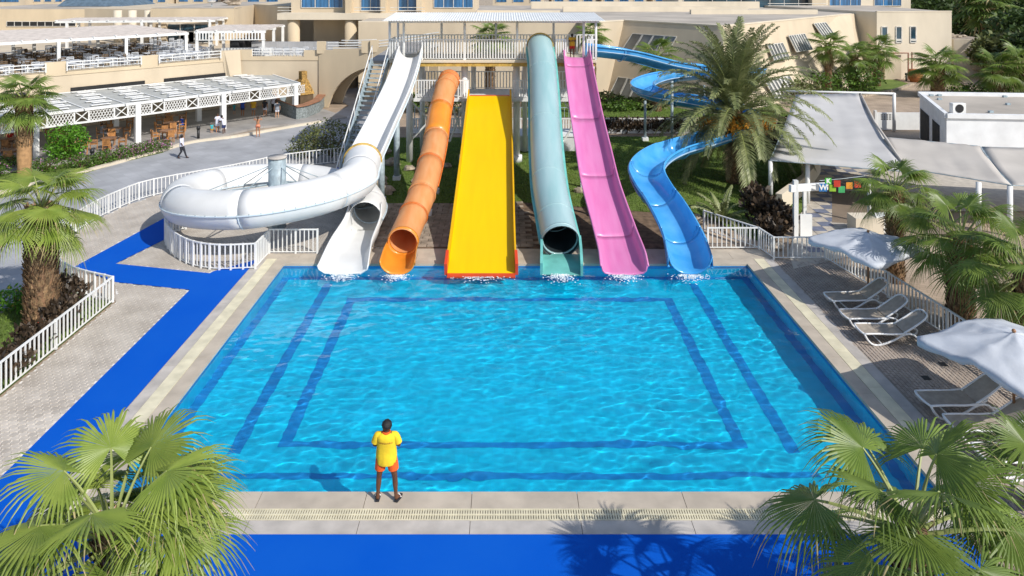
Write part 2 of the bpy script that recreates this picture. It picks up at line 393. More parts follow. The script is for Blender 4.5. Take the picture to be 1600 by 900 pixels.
for a, b in run(15.5, 28.35, 1.9):
    slab(X0 - .40, X0 + .02, a, b, M['coping']); slab(X1 - .02, X1 + .40, a, b, M['coping'])
for a, b in run(14.7, 28.35, 2.1):
    slab(X0 - CW, X0 - .80, a, b, M['grey_slab']); slab(X1 + .8, X1 + CW, a, b, M['grey_slab'])
for a, b in run(15.0, 28.35, .5):
    slab(X0 - .795, X0 - .405, a, b, M['cream'], 'grate_cover', .004, .002); slab(X1 + .405, X1 + .795, a, b, M['cream'], 'grate_cover', .004, .002)
dr = MB().box(X0 - CW, X1 + CW, 14.68, 15.0, -.09, -.05).build('drain_channel', mat('brown_channel', (.13, .11, .08), .8), cop)  # channel under the grate in a dark brown tone
tg = MB(); x = X0 - .4
while x < X1 + .4:
    for c, d in ((14.71, 14.828), (14.852, 14.975)): tg.box(x, x + .034, c, d, -.03, .002)
    x += .052
tg.box(X0 - .4, X1 + .4, 14.828, 14.852, -.03, .004)
for c in (14.685, 14.978): tg.box(X0 - .4, X1 + .4, c, c + .02, -.03, .003)
stuff(tg.build('drain_grate', M['cream'], cop))

# ------------------------------------------------------------------ decks and paths
def paving(bed, poly, z, kind, m, count=300, near=None, hexa=True, sx=.2, sy=.2, rot=0, reach=99):
    """separate stones on a bed: the nearest as parts, the rest joined"""
    xs = [p[0] for p in poly]; ys = [p[1] for p in poly]; pos = []
    c, s = math.cos(rot), math.sin(rot); Rr = 60
    r = 0
    for j in range(int(-Rr / sy), int(Rr / sy)):
        for i in range(int(-Rr / sx), int(Rr / sx)):
            u = (i + (.5 if j % 2 else 0)) * sx; v = j * sy
            x = u * c - v * s + xs[0]; y = u * s + v * c + ys[0]
            if min(xs) < x < max(xs) and min(ys) < y < max(ys) and inside((x, y), poly): pos.append((x, y))
    def stone(w, h):
        b = MB(); w2 = w / 2 - .011; h2 = h / 2 - .011
        p = [(-w2, -h2 * .55), (-w2 * .5, -h2 * 1.25), (w2 * .5, -h2 * 1.25), (w2, -h2 * .55), (w2, h2 * .55), (w2 * .5, h2 * 1.25), (-w2 * .5, h2 * 1.25), (-w2, h2 * .55)] if hexa else [(-w2, -h2), (w2, -h2), (w2, h2), (-w2, h2)]
        return b.prism(p, -.02, 0, [(q[0] * .965, q[1] * .965) for q in p])
    st = stone(sx, sy); near = near or Vector((0, 12)); pos.sort(key=lambda p: (p[0] - near[0]) ** 2 + (p[1] - near[1]) ** 2)
    me_ = st.mesh(kind, m); rest = MB()
    rz = Matrix.Rotation(rot, 4, 'Z')
    for k, (x, y) in enumerate(pos):
        dz = random.uniform(-.003, .002)
        if k < count: put(kind, me_, bed, (x, y, z + dz), (0, 0, rot))
        else:
            rest.add([(rz @ Vector(v)) + Vector((x, y, z + dz)) for v in st.v], st.f)
    if rest.v: stuff(rest.build(kind + '_field', m, bed))

P = lambda *a: [G(x, y) for x, y in a]
# left deck
XL0, XL1 = -11.1, X0 - CW
fence_l = [Vector((-13.3, 8, 0)), Vector((-13.25, 24.56, 0)), G(134, 462), G(103, 450), G(86, 435)]
fence_b = P((86, 435), (84, 410), (92, 385), (135, 352), (187, 325), (240, 306), (359, 283), (447, 264), (560, 250))
deckL = [Vector((-13.25, 8, 0)), Vector((XL0, 8, 0)), Vector((XL0, G(0, 453).y, 0)), G(180, 441), G(181, 472)]
bed = struct(sheet('left_deck', deckL, -.018, M['joint']))
paving(bed, [p for p in deckL], .0, 'paver', perobj(M['paver'], .12), 300, (-12.5, 17), True, .22, .15)
deckM = P((181, 412), (328, 427), (333, 424), (388, 424), (420, 396), (504, 396), (560, 388), (600, 388), (600, 330), (560, 300), (530, 270), (262, 330), (262, 372))
bed = struct(sheet('ring_deck', deckM, -.018, M['joint']))
paving(bed, deckM, .0, 'paver', M['paver'], 0, (-12.5, 17), True, .22, .15)
deckU = P((116, 417), (92, 420), (86, 435), (84, 410), (92, 385), (135, 352), (187, 325), (240, 306), (359, 283), (447, 264), (558, 251), (536, 262), (262, 338))
bed = struct(sheet('upper_deck', deckU, -.016, M['joint']))
paving(bed, deckU, .002, 'paver', M['paver'], 0, (-12.5, 17), True, .26, .2)
bp_ = MB()
def path(name, pts): return struct(sheet(name, pts, .006, M['blue_path']))
path('blue_path', [Vector((-40, 6, 0)), Vector((9.1, 6, 0)), Vector((9.1, 14.3, 0)), Vector((XL1, 14.3, 0)), Vector((XL1, 28.3, 0)), G(333, 424), G(328, 427), G(181, 412), G(262, 372), G(262, 350), G(534, 264), G(538, 259), G(258, 340), G(116, 417), G(181, 441), Vector((XL0, G(0, 453).y, 0)), Vector((XL0, 14.3, 0)), Vector((-40, 14.3, 0))])
# right deck
deckR = [Vector((X1 + CW, 7, 0)), Vector((14.6, 7, 0)), Vector((14.0, 22, 0)), G(1290, 405), G(1209, 405), Vector((X1 + CW, 28.3, 0))]
bed = struct(sheet('right_deck', deckR, -.018, M['sand_joint']))
paving(bed, deckR, .0, 'brick', perobj(M['brick'], .12), 300, (10.8, 18), False, .21, .105, R(90))
far = P((410, 398), (504, 396), (1106, 389), (1186, 389), (1209, 405), (1175, 400))
struct(sheet('far_pool_edge', [Vector((X0 - CW, 28.95, 0)), Vector((X1 + CW, 28.95, 0)), G(1209, 405), G(1186, 389), G(1106, 389), G(560, 388), G(504, 396), G(421, 396)], -.006, M['coping']))
# apron of stone slabs around the slide feet, soil, lawns
ap = P((560, 388), (590, 318), (815, 316), (838, 388))
bed = struct(sheet('stone_apron', ap, -.012, M['soil'])); paving(bed, ap, .02, 'apron_stone', perobj(M['stone'], .15), 200, (0, 28), False, .55, .3)
struct(sheet('soil_bed', P((838, 388), (815, 316), (1085, 330), (1106, 388)), -.008, M['soil']))
lawn = P((600, 330), (560, 262), (600, 215), (1085, 213), (1250, 222), (1255, 330), (1186, 377), (1100, 338), (815, 316), (590, 318))
struct(sheet('lawn', lawn, .0, M['lawn']))
lawn2 = P((815, 183), (815, 158), (1200, 150), (1240, 183))
struct(sheet('back_lawn', lawn2, .0, M['lawn']))
lawn3 = P((1330, 152), (1330, 125), (1390, 122), (1425, 132), (1400, 140)); struct(sheet('curb_lawn', lawn3, .0, M['lawn']))
lawn4 = [Vector((-13.3, 8, 0)), Vector((-13.3, 24.5, 0)), G(134, 462), G(100, 448), G(40, 470), G(0, 490), G(-180, 540)]
struct(sheet('garden_bed', lawn4, .0, M['lawn']))
walk = [G(-500, 600), G(-180, 535), G(0, 485), G(40, 468), G(86, 440), G(84, 410), G(92, 385), G(135, 352), G(187, 325), G(240, 306), G(359, 283), G(447, 264), G(560, 250), G(598, 235), G(640, 150), G(640, 110), G(545, 108), G(520, 150), G(545, 165), G(500, 190), G(420, 203), G(370, 212), G(300, 222), G(250, 237), G(190, 252), G(125, 272), G(0, 310), G(-300, 400)]
struct(sheet('walkway', walk, -.012, M['walk']))
def blades(name, poly, n, h, m, zb=0):
    xs = [p[0] for p in poly]; ys = [p[1] for p in poly]; k = 0; V = []; F = []
    while k < n:
        x = random.uniform(min(xs), max(xs)); y = random.uniform(min(ys), max(ys))
        if not inside((x, y), poly): continue
        a = random.uniform(0, PI); hh = h * random.uniform(.5, 1.2); w = .022; dx, dy = math.cos(a) * w, math.sin(a) * w
        V += [(x - dx, y - dy, zb), (x + dx, y + dy, zb), (x + random.uniform(-.04, .04), y + random.uniform(-.04, .04), zb + hh)]
        F.append((3 * k, 3 * k + 1, 3 * k + 2)); k += 1
    me = bpy.data.meshes.new(name); me.from_pydata(V, [], F); me.materials.append(m); stuff(put(name, me))
blades('lawn_grass', lawn, 70000, .07, M['blade']); blades('back_lawn_grass', lawn2, 22000, .09, M['blade']); blades('garden_grass', lawn4, 9000, .09, M['blade'])

# ------------------------------------------------------------------ fences
def railing(name, pts, h, sp, parent=None, label=None, cat='fence', group=None, posts=True, w=.036, rail=.045, m=None, horiz=False, zb=.07):
    m = m or M['white']
    t = parent if parent else None
    root = thing(name, label, cat, pts[0], 0, group) if not parent else put(name, None, parent)
    base = Vector(pts[0]) if not parent else Vector((0, 0, 0))
    bal = MB().box(-w / 2, w / 2, -w / 2, w / 2, zb, h - rail / 2).mesh('baluster', m)
    pst = MB().box(-.035, .035, -.035, .035, 0, h + .03).mesh('post', m)
    pts = [Vector(p) - base for p in pts]
    for a, b in zip(pts[:-1], pts[1:]):
        L = (b - a).length; n = max(1, round(L / sp)); yaw = math.atan2(b.y - a.y, b.x - a.x); up = Vector((0, 0, 1))
        rm = MB().bar(a + up * h, b + up * h, .055, rail)
        rm.build('top_rail', m, root)
        MB().bar(a + up * zb, b + up * zb, .035, .03).build('bottom_rail', m, root)
        if horiz:
            for q in (.33, .66): MB().bar(a + up * h * q, b + up * h * q, .03, .035).build('middle_rail', m, root)
        else:
            for i in range(1, n): put('baluster', bal, root, a + (b - a) * i / n, (0, 0, yaw))
        if posts: put('post', pst, root, a, (0, 0, yaw))
    if posts: put('post', pst, root, pts[-1], (0, 0, 0))
    return root
FH = .86
def curve(pts, per=3): return spline(pts, per)
railing('pool_fence', [Vector((-13.3, 9 + i * 3.11, 0)) for i in range(6)] + curve([Vector((-13.25, 24.56, 0)), G(134, 462), G(103, 450), G(86, 435)])[1:], FH, .2,
        label='white railing along the left paver deck beside the thick palm, with a rounded far corner')
railing('pool_fence', curve(fence_b, 3), FH, .2, label='long white railing between the grey walkway and the upper deck behind the white ring slide')
ringf = curve([G(290, 358), G(262, 368), G(259, 383), G(274, 402), G(302, 416), G(343, 422), G(399, 420)], 3)
railing('pool_fence', ringf + [G(421, 396), G(462, 396), G(496, 396)], FH + .1, .17, label='curved white railing enclosing the paved pit under the white ring slide')
railing('pool_fence', [G(1106, 389), G(1186, 389), G(1209, 405), G(1290, 405)], FH, .19, label='white railing at the far right pool corner beside the blue slide exit')
railing('pool_fence', [G(1100, 360), G(1186, 389)], FH, .19, label='short white railing sloping down the lawn right of the blue slide')
railing('pool_fence', [G(1290, 405), G(1388, 465), G(1480, 527), Vector((13.9, 19, 0)), Vector((14.3, 13, 0))], FH, .17, label='white railing behind the loungers and parasols on the right deck')
MB().tube([G(320, 452) + Vector((0, 0, 0)), G(320, 452) + Vector((0, 0, .001))], .001) if False else None

# ------------------------------------------------------------------ slides
def PXZ(px, Y, z): return Vector(((px - 788) * Y / FOC, Y, z))
def U(r, lip=.18, n=12, flat=0):            # open trough: floor at b = 0
    pr = [(-r - flat, r + lip)]
    for i in range(n + 1):
        a = PI * i / n; x = -r * math.cos(a)
        pr.append((x + (flat if x > 0 else -flat), r - r * math.sin(a)))
    pr.append((r + flat, r + lip)); return pr
def O(r, n=20, z=0): return [(r * math.cos(2 * PI * i / n), z + r * math.sin(2 * PI * i / n)) for i in range(n)]
def ring_part(name, path, t, r, w, m, parent, n=24, half=None):
    fr = frames(path); i = max(1, min(len(path) - 2, round(t * (len(path) - 1)))); p, a, b = fr[i]; d = a.cross(b)
    vs = []; rng = range(n + 1); A0, A1 = half or (0, 2 * PI)
    for k in rng:
        q = A0 + (A1 - A0) * k / n; e = a * math.cos(q) + b * math.sin(q)
        vs += [p + e * (r - .02) - d * w / 2, p + e * (r + .06) - d * w / 2, p + e * (r + .06) + d * w / 2, p + e * (r - .02) + d * w / 2]
    fs = [(4 * k + j, 4 * k + (j + 1) % 4, 4 * k + 4 + (j + 1) % 4, 4 * k + 4 + j) for k in range(n) for j in range(4)]
    return MB().add(vs, fs).build(name, m, parent, True)
def lipped(path, r, m, parent, off=0, lip=.18, w=.07):
    """rounded rims along both edges of a trough"""
    fr = frames(path)
    for s in (-1, 1): MB().tube([p + a * s * (r + .02) + b * (r + lip) for p, a, b in fr], w * .6, 6).build('rim', m, parent, True)
def supports(root, pts, m, r=.12):
    for p in pts:
        o = MB().tube([(p[0], p[1], -.02), (p[0], p[1], p[2])], r, 10).build('support_post', m, root, True)
        MB().box(p[0] - .2, p[0] + .2, p[1] - .2, p[1] + .2, -.03, .22).build('footing', M['white_rough'], root)

# white slide: trough, ring tube, exit trough
ws = thing('white_slide', 'tall white water slide whose tube makes a full ring before the pool', 'water slide', (0, 0, 0))
wfl = spline([PXZ(641, 42.9, 6.25), PXZ(641, 42.3, 6.2), PXZ(633, 40.5, 5.27), PXZ(617, 38, 4.16), PXZ(590, 35.3, 2.8), PXZ(567, 33.1, 1.9)], 8)
wp = lambda t: U(.60 + .10 * t, .08 + .10 * t, 14, .04)
o = sweep(wfl, wp).build('trough', M['fgw'], ws, True); solid(o, .05, 0)
for s in (-1, 1):
    fr = frames(wfl); K = len(fr)
    MB().tube([p + a * s * (.66 + .10 * i / K) + b * (.68 + .20 * i / K) for i, (p, a, b) in enumerate(fr)], .055, 6).build('rim', M['fgw'], ws, True)
    MB().tube([p + a * s * (.68 + .10 * i / K) + b * (.42 + .1 * i / K) for i, (p, a, b) in enumerate(fr)], .035, 5).build('side_flange', M['fgb'], ws, True)
C0, RR, TR = Vector((-10.05, 32.0, 0)), 3.98, .71
ringpts = [PXZ(567, 33.2, 2.62), Vector((-6.35, 31.9, 2.5))]
zt = [(-20, 2.4), (-50, 2.25), (-90, 2.05), (-135, 1.78), (-180, 1.5), (-225, 1.22), (-270, 1.0), (-315, .85), (-345, .76)]
for a, z in zt: ringpts.append(C0 + Vector((RR * math.cos(R(a)), RR * math.sin(R(a)), z)))
ringpts += [Vector((-5.98, 32.0, .74)), PXZ(570, 30.9, .72)]
wr = spline(ringpts, 8)
segs = 9; K = len(wr); frw = frames(wr)
for i in range(segs):
    a, b = i * (K - 1) // segs, (i + 1) * (K - 1) // segs
    rr0 = lambda t, i=i: O(TR + (.1 * (1 - (i + t) / 2) if i < 2 else 0), 24)
    pth = wr[max(0, a - 0):b + 1]
    o = sweep(wr[a:b + 1], rr0, True, fr=frw[a:b + 1]).build('tube_section', M['fgw'], ws, True); solid(o, .03, -1)
for i in range(1, segs): ring_part('clamp_ring', wr, i / segs, TR - .02, .06, M['fgb'], ws, 16, (PI, 2 * PI))
fr = frames(wr)
for s in (-1, 1):
    fl = MB(); pts = []
    vs = []
    for i, (p, a, b) in enumerate(fr):
        rr = TR + .1 * max(0, 1 - i / (2 * K / segs))
        vs += [p + a * s * (rr - .02) + b * (-.06), p + a * s * (rr + .075) + b * (-.06), p + a * s * (rr + .075) + b * (-.015), p + a * s * (rr - .02) + b * (-.015)]
    MB().add(vs, [(4 * k + j, 4 * k + (j + 1) % 4, 4 * k + 4 + (j + 1) % 4, 4 * k + 4 + j) for k in range(len(fr) - 1) for j in range(4)]).build('seam_flange', M['fgb'], ws)
    bolts = MB()
    for i in range(0, len(fr), 1):
        p, a, b = fr[i]; q = p + a * s * (TR + .045); bolts.box(q.x - .015, q.x + .015, q.y - .015, q.y + .015, q.z - .08, q.z + .015)
    stuff(bolts.build('flange_bolts', M['steel'], ws))
ring_part('collar', wr, 0, .83, .12, M['collar'], ws, 24, (-.1, PI + .1))
ex = spline([PXZ(571, 31.3, .1), PXZ(566, 30.3, .09), PXZ(550, 28.7, .08), PXZ(542.5, 27.8, .06), PXZ(536, 27.05, -.06)], 6)
def exp_(t):
    w = .56 + .26 * t; h = .85 * (1 - t) ** 1.5 + .34
    return [(-w - .12, h), (-w - .08, h * .5), (-w, .12), (-w + .14, .015), (-w * .4, 0), (w * .4, 0), (w - .14, .015), (w, .12), (w + .08, h * .5), (w + .12, h)]
o = sweep(ex, exp_).build('exit_trough', M['fgw'], ws, True); solid(o, .05, 0)
supports(ws, [PXZ(620, 39.5, 3.9), PXZ(596, 35.6, 2.6), PXZ(583, 34.3, 2.1)], M['steel'], .16)
sp = MB(); 
cp_ = thing('ring_column', 'grey steel column with stay cables in the centre of the white ring slide', 'column', C0)
MB().tube([(0, 0, 0), (0, 0, 3.05)], .38, 16).build('shaft', M['steel'], cp_, True)
MB().tube([(0, 0, 3.05), (0, 0, 3.12)], .42, 16).build('cap_plate', M['grey_slab'], cp_, True)
for k in range(6):
    a = R(60 * k + 15); z = 1.5 + .5 * math.cos(a + PI / 2)
    MB().tube([(0.36 * math.cos(a), .36 * math.sin(a), 2.7), (RR * .85 * math.cos(a), RR * .85 * math.sin(a), z)], .022, 5).build('stay_cable', M['steel'], cp_)
    MB().tube([(0.36 * math.cos(a), .36 * math.sin(a), 1.9), (RR * .85 * math.cos(a), RR * .85 * math.sin(a), z)], .045, 6).build('brace_arm', M['steel'], cp_)
for k in (235, 300, 150):
    p = C0 + Vector((RR * math.cos(R(k)), RR * math.sin(R(k)), 0)) 

# orange tube slide
os_ = thing('orange_slide', 'narrow orange closed tube slide with dark seams between white and yellow slides', 'water slide')
op = spline([PXZ(702, 42.9, 4.98), PXZ(700, 42.0, 4.9), PXZ(696, 41.0, 4.72), PXZ(688, 39, 3.93), PXZ(678, 35.5, 2.65), PXZ(661, 32, 1.6), PXZ(646, 30.3, 1.08), PXZ(635, 29.2, .78), PXZ(629, 28.4, .62)], 8)
K = len(op) - 1; fro = frames(op); cuts = [0, 7, 15, 24, 30, 35, 41, 48, K]
for i, (a, b) in enumerate(zip(cuts[:-1], cuts[1:])):
    o = sweep(op[a:b + 1], fr=fro[a:b + 1], closed=True, prof=O(.56 + (.03 if i in (0, 3) else 0), 20)).build('tube_section', M['ora2'] if i in (3,) else M['ora1'], os_, True); solid(o, .03, -1)
    if i: ring_part('joint_flange', op, a / K, .57, .07, M['orad'] if i % 2 else M['ora1'], os_)
    if i in (1, 2, 4, 5):
        fr = frames(op)[a:b + 1]; MB().tube([p + b2 * .565 + a2 * .03 for p, a2, b2 in fr], .016, 4).build('top_seam', M['seam'], os_)
MB().tube([p - a * .62 for p, a, b in frames(op)[20:40]], .03, 5).build('side_rail', M['orad'], os_)
ring_part('mouth_ring', op, 1, .56, .14, M['ora2'], os_)
ring_part('entry_ring', op, 0, .58, .12, M['orad'], os_)
ot = spline([PXZ(631, 28.7, .08), PXZ(625, 27.8, .06), PXZ(621, 27.0, -.06)], 6)
o = sweep(ot, lambda t: U(.56, .02 - .22 * t, 12, .04 + .05 * t)).build('exit_trough', M['ora2'], os_, True); solid(o, .045, 0)
supports(os_, [PXZ(680, 37, 2.5), PXZ(668, 33.6, 1.5)], M['white'], .1)

# yellow slide
ys = thing('yellow_slide', 'wide flat yellow slide with an orange red lip at the water', 'water slide')
yp = spline([PXZ(765, 42.3, 4.12), PXZ(765, 41.7, 4.1), PXZ(763.5, 39, 3.3), PXZ(761, 35.5, 2.27), PXZ(758, 32.2, 1.35), PXZ(755, 29.6, .6), PXZ(753, 28.0, .2), PXZ(752, 27.05, -.06)], 8)
fr = frames(yp); K = len(fr) - 1
hw = lambda i: 1.17 + .1 * i / K
o = MB(); vs = []
for i, (p, a, b) in enumerate(fr): vs += [p - a * hw(i), p + a * hw(i), p + a * hw(i) - b * .06, p - a * hw(i) - b * .06]
MB().add(vs, [(4 * k + j, 4 * k + 4 + j, 4 * k + 4 + (j + 1) % 4, 4 * k + (j + 1) % 4) for k in range(K) for j in range(4)] + [(0, 1, 2, 3)]).build('bed', M['yel'], ys, False)
def side_wall(i0, i1, s, m, name, root, fr, hw, h, t=.07):
    vs = []
    for i in range(i0, i1 + 1):
        p, a, b = fr[i]; e0 = p + a * s * (hw(i) + .002); e1 = p + a * s * (hw(i) + t); hh = h(i) if callable(h) else h
        vs += [e0 - b * .07, e1 - b * .07, e1 + b * hh, e0 + b * hh]
    n = i1 - i0
    fs = [(4 * k + j, 4 * k + 4 + j, 4 * k + 4 + (j + 1) % 4, 4 * k + (j + 1) % 4) for k in range(n) for j in range(4)] + [(0, 1, 2, 3), (4 * n + 3, 4 * n + 2, 4 * n + 1, 4 * n)]
    o = MB().add(vs, fs).build(name, m, root)
    o.data.flip_normals() if s < 0 else None
    return o
for s in (-1, 1):
    side_wall(0, K - 7, s, M['yeld'], 'side_wall', ys, fr, hw, .38); side_wall(K - 7, K, s, M['red'], 'end_wall', ys, fr, hw, .44, .11)
pe = fr[K][0]; MB().box(pe.x - 1.27, pe.x + 1.27, pe.y - .22, pe.y + .02, pe.z - .14, pe.z + .02).build('end_lip', M['red'], ys)
pe = fr[0][0]; MB().box(pe.x - 1.15, pe.x + 1.15, pe.y - .25, pe.y + .05, pe.z + .01, pe.z + .05).build('start_bar', M['red'], ys)
supports(ys, [PXZ(745, 38, 2.8), PXZ(780, 38, 2.8), PXZ(741, 33, 1.4), PXZ(778, 33, 1.4)], M['white'], .1)

# teal tube slide
ts = thing('teal_slide', 'thick pale teal tube slide with a black round mouth', 'water slide')
tp = spline([PXZ(844, 42.9, 7.02), PXZ(844, 42.2, 6.85), PXZ(847, 40.8, 6.25), PXZ(850, 38, 4.9), PXZ(853, 34.5, 3.15), PXZ(858.5, 31.6, 1.95), PXZ(868, 29.8, 1.13), PXZ(876, 28.35, .66)], 8)
K = len(tp) - 1; frt = frames(tp); cuts = [0, 9, 19, 29, 39, 48, K]
for a, b in zip(cuts[:-1], cuts[1:]):
    o = sweep(tp[a:b + 1], O(.74, 28), True, fr=frt[a:b + 1]).build('tube_section', M['teal'], ts, True)
    o = sweep(tp[a:b + 1], O(.70, 28), True, fr=frt[a:b + 1]).build('tube_lining', M['tealb'], ts, True)
for s in (-1, 1):
    vs = []
    for p, a, b in frames(tp): vs += [p + a * s * .72 - b * .1, p + a * s * .84 - b * .1, p + a * s * .84 - b * .04, p + a * s * .72 - b * .04]
    MB().add(vs, [(4 * k + j, 4 * k + (j + 1) % 4, 4 * k + 4 + (j + 1) % 4, 4 * k + 4 + j) for k in range(K) for j in range(4)]).build('seam_flange', M['teald'], ts)
for t in cuts[2:-1]: ring_part('joint_flange', tp, t / K, .70, .03, M['teal'], ts)
ring_part('mouth_ring', tp, 1, .69, .08, M['teal'], ts); ring_part('entry_ring', tp, 0, .74, .1, M['collar'], ts)
te = spline([PXZ(876, 28.6, .1), PXZ(877, 27.8, .08), PXZ(877.5, 27.0, -.08)], 6); fr = frames(te); K = len(fr) - 1
vs = []
for p, a, b in fr: vs += [p - a * .78, p + a * .78, p + a * .78 - b * .06, p - a * .78 - b * .06]
MB().add(vs, [(4 * k + j, 4 * k + 4 + j, 4 * k + 4 + (j + 1) % 4, 4 * k + (j + 1) % 4) for k in range(K) for j in range(4)]).build('exit_bed', M['teald'], ts)
for s in (-1, 1): side_wall(0, K, s, M['teald'], 'side_wall', ts, fr, lambda i: .70, lambda i: .75 - .28 * i / K, .1)
supports(ts, [PXZ(850, 37, 3.4), PXZ(855, 33, 1.6)], M['white'], .14)

# pink slide
ps = thing('pink_slide', 'pink open trough slide curving between the teal and blue slides', 'water slide')
pp = spline([PXZ(901, 43.0, 6.28), PXZ(901.5, 42.4, 6.2), PXZ(905, 40.6, 5.42), PXZ(915, 37, 3.8), PXZ(927, 34, 2.5), PXZ(938, 31.8, 1.5), PXZ(958, 29.4, .48), PXZ(969, 28.0, .12), PXZ(975.5, 27.02, -.08)], 8)
K = len(pp) - 1
def pkp(t):
    h = .46 + .1 * t - (.2 * max(0, (t - .93) / .07)); w = .62 + .13 * t
    return [(-w - .1, h), (-w - .06, .16), (-w + .04, .05), (-w * .5, 0.0), (w * .5, 0.0), (w - .04, .05), (w + .06, .16), (w + .1, h)]
frp = frames(pp); cuts = [0, 12, 24, 36, 48, K]
for a, b in zip(cuts[:-1], cuts[1:]):
    o = sweep(pp[a:b + 1], lambda t, a=a, b=b: pkp((a + (b - a) * t) / K), fr=frp[a:b + 1]).build('trough_section', M['pink'], ps, True); solid(o, .045, 0)
fr = frames(pp)
for s in (-1, 1): MB().tube([p + a * s * (.75 + .13 * i / K) + b * (.46 + .1 * i / K - .2 * max(0, (i / K - .93) / .07)) for i, (p, a, b) in enumerate(fr)], .045, 6).build('rim', M['pink'], ps, True)
supports(ps, [PXZ(913, 38, 4.0), PXZ(930, 33.5, 2.1)], M['white'], .1)

# blue slide
bs = thing('blue_slide', 'open blue trough slide winding from the tower round behind the date palm', 'water slide')
bp2 = spline([PXZ(915, 43.6, 6.28), PXZ(940, 43.6, 6.2), PXZ(985, 44, 5.9), PXZ(1050, 45, 5.15), PXZ(1110, 46, 4.7), PXZ(1160, 47.6, 4.35), PXZ(1180, 50, 4.05), PXZ(1155, 52.3, 3.8), PXZ(1100, 52.8, 3.6), PXZ(1040, 52, 3.45), PXZ(1008, 50.2, 3.25), PXZ(1006, 48.2, 3.1), PXZ(1035, 46.6, 2.95),
              PXZ(1090, 45.2, 2.8), PXZ(1140, 43.6, 2.65), PXZ(1165, 41.4, 2.5), PXZ(1150, 39.2, 2.35), PXZ(1105, 37.3, 2.2), PXZ(1053, 35.9, 2.02), PXZ(1022, 34.6, 1.82), PXZ(1010, 33.3, 1.56), PXZ(1019, 32.0, 1.24), PXZ(1039, 30.6, .86), PXZ(1059, 29.1, .42), PXZ(1071, 28, .13), PXZ(1078, 27.02, -.08)], 7)
K = len(bp2) - 1; nsec = 14; frb = frames(bp2)
bk = lambda i: .0
for q in range(nsec):
    a, b = q * K // nsec, (q + 1) * K // nsec
    lipf = lambda t, a=a, b=b: U(.66 + (.08 if .35 < (a + (b - a) * t) / K < .58 else (.09 if (a + (b - a) * t) / K > .72 else 0)), .02 - .42 * max(0, ((a + (b - a) * t) / K - .95) / .05), 12, .05)
    o = sweep(bp2[a:b + 1], lipf, fr=frb[a:b + 1]).build('trough_section', M['blue'], bs, True); solid(o, .045, 1)
    if q: 
        ring_part('joint_flange', bp2[:1] + [p + Vector((0, 0, .68)) for p in bp2[1:]], a / K, .71, .05, M['blue'], bs, 14, (PI, 2 * PI))
fr = frames(bp2)
for s in (-1, 1):
    MB().tube([p + a * s * .74 + b * (.7 - .4 * max(0, (i / K - .95) / .05)) + a * s * (.06 if i / K > .72 else 0) for i, (p, a, b) in enumerate(fr)], .05, 6).build('rim', M['blue'], bs, True)
    MB().tube([p + a * s * .75 + b * .42 for i, (p, a, b) in enumerate(fr[:150])], .04, 5).build('side_flange', M['bluep'], bs, True)
supports(bs, [PXZ(1050, 45, 4.6), PXZ(1160, 47.6, 3.9), PXZ(1100, 52.8, 3.2), PXZ(1008, 49, 2.7), PXZ(1150, 42.5, 2.1)], M['steel'], .09)

# foam where the water leaves the slides
for px, w in ((535, .6), (621, .5), (752, 1.2), (877, .6), (975, .65), (1078, .65)):
    f = MB(); c = PXZ(px, 26.95, WL)
    for k in range(320):
        x = c.x + random.gauss(0, w * .42); y = c.y + .12 - abs(random.gauss(0, .28)); r = random.uniform(.005, .024)
        f.ball((x, y, WL + .02 + random.random() * .03), (r * 1.5, r, r * .5), 6, 4)
    stuff(f.build('splash_foam', M['foam']))

# ------------------------------------------------------------------ slide tower
tw = thing('slide_tower', 'white railed two level slide tower under a corrugated roof', 'tower', (0, 0, 0))
XA, XB = PXZ(608, 42.6, 0).x, PXZ(932, 42.6, 0).x
bevel(MB().box(XA, XB, 42.55, 46.4, 6.02, 6.18).build('upper_deck', M['pale'], tw), .01)
MB().box(XA + .1, XB - .1, 42.62, 42.8, 5.8, 6.015).build('edge_beam', M['collar'], tw)
MB().box(PXZ(645, 42, 0).x, XB, 42.35, 46.2, 3.78, 3.95).build('lower_deck', M['white'], tw)
def post(px, Y, z0, z1, r, n=12): 
    p = PXZ(px, Y, 0); MB().tube([(p.x, p.y, z0), (p.x, p.y, z1)], r, n).build('post', M['white'], tw, True)
for px in (609, 631, 726, 808, 912, 931): post(px, 42.75, 6.18, 8.5, .075)
for px in (622, 690, 775, 865, 931): post(px, 46.3, 6.18, 8.6, .075)
for px in (726, 807, 922, 640): post(px, 43.4, -.02, 6.01, .2, 16)
for px in (660, 740, 820, 925): post(px, 45.9, -.02, 6.01, .16, 12)
for px in (726, 807): p = PXZ(px, 43.4, 0); MB().tube([(p.x, p.y, 0), (p.x, p.y, .4)], .34, 16).build('footing', M['white_rough'], tw, True)
# corrugated roof
n = 170; vs = []; xa, xb = PXZ(599, 42, 0).x, PXZ(944, 42, 0).x
for i in range(n + 1):
    t = i / n; x = xa + (xb - xa) * t; c = .03 * math.sin(i * PI); dz = .035 if i % 2 else 0
    inset = max(0, .9 - (x - xa)) * .9
    vs += [(x, 41.6, 8.52 + dz), (x + (0), 46.6, 8.75 + dz)]
fs = [(2 * i, 2 * i + 2, 2 * i + 3, 2 * i + 1) for i in range(n)]
o = MB().add(vs, fs).build('roof', M['white'], tw); solid(o, .03, 1)
for Y, z in ((42.75, 8.42), (46.3, 8.55)): MB().bar((xa + .3, Y, z), (xb - .2, Y, z), .08, .12).build('roof_beam', M['white'], tw)
def rail_seg(pa, pb, Y, z, name='railing', h=1.2, sp=.16):
    a, b = PXZ(pa, Y, z), PXZ(pb, Y, z); return railing(name, [a, b], h, sp, tw, w=.07, rail=.06, zb=.08)
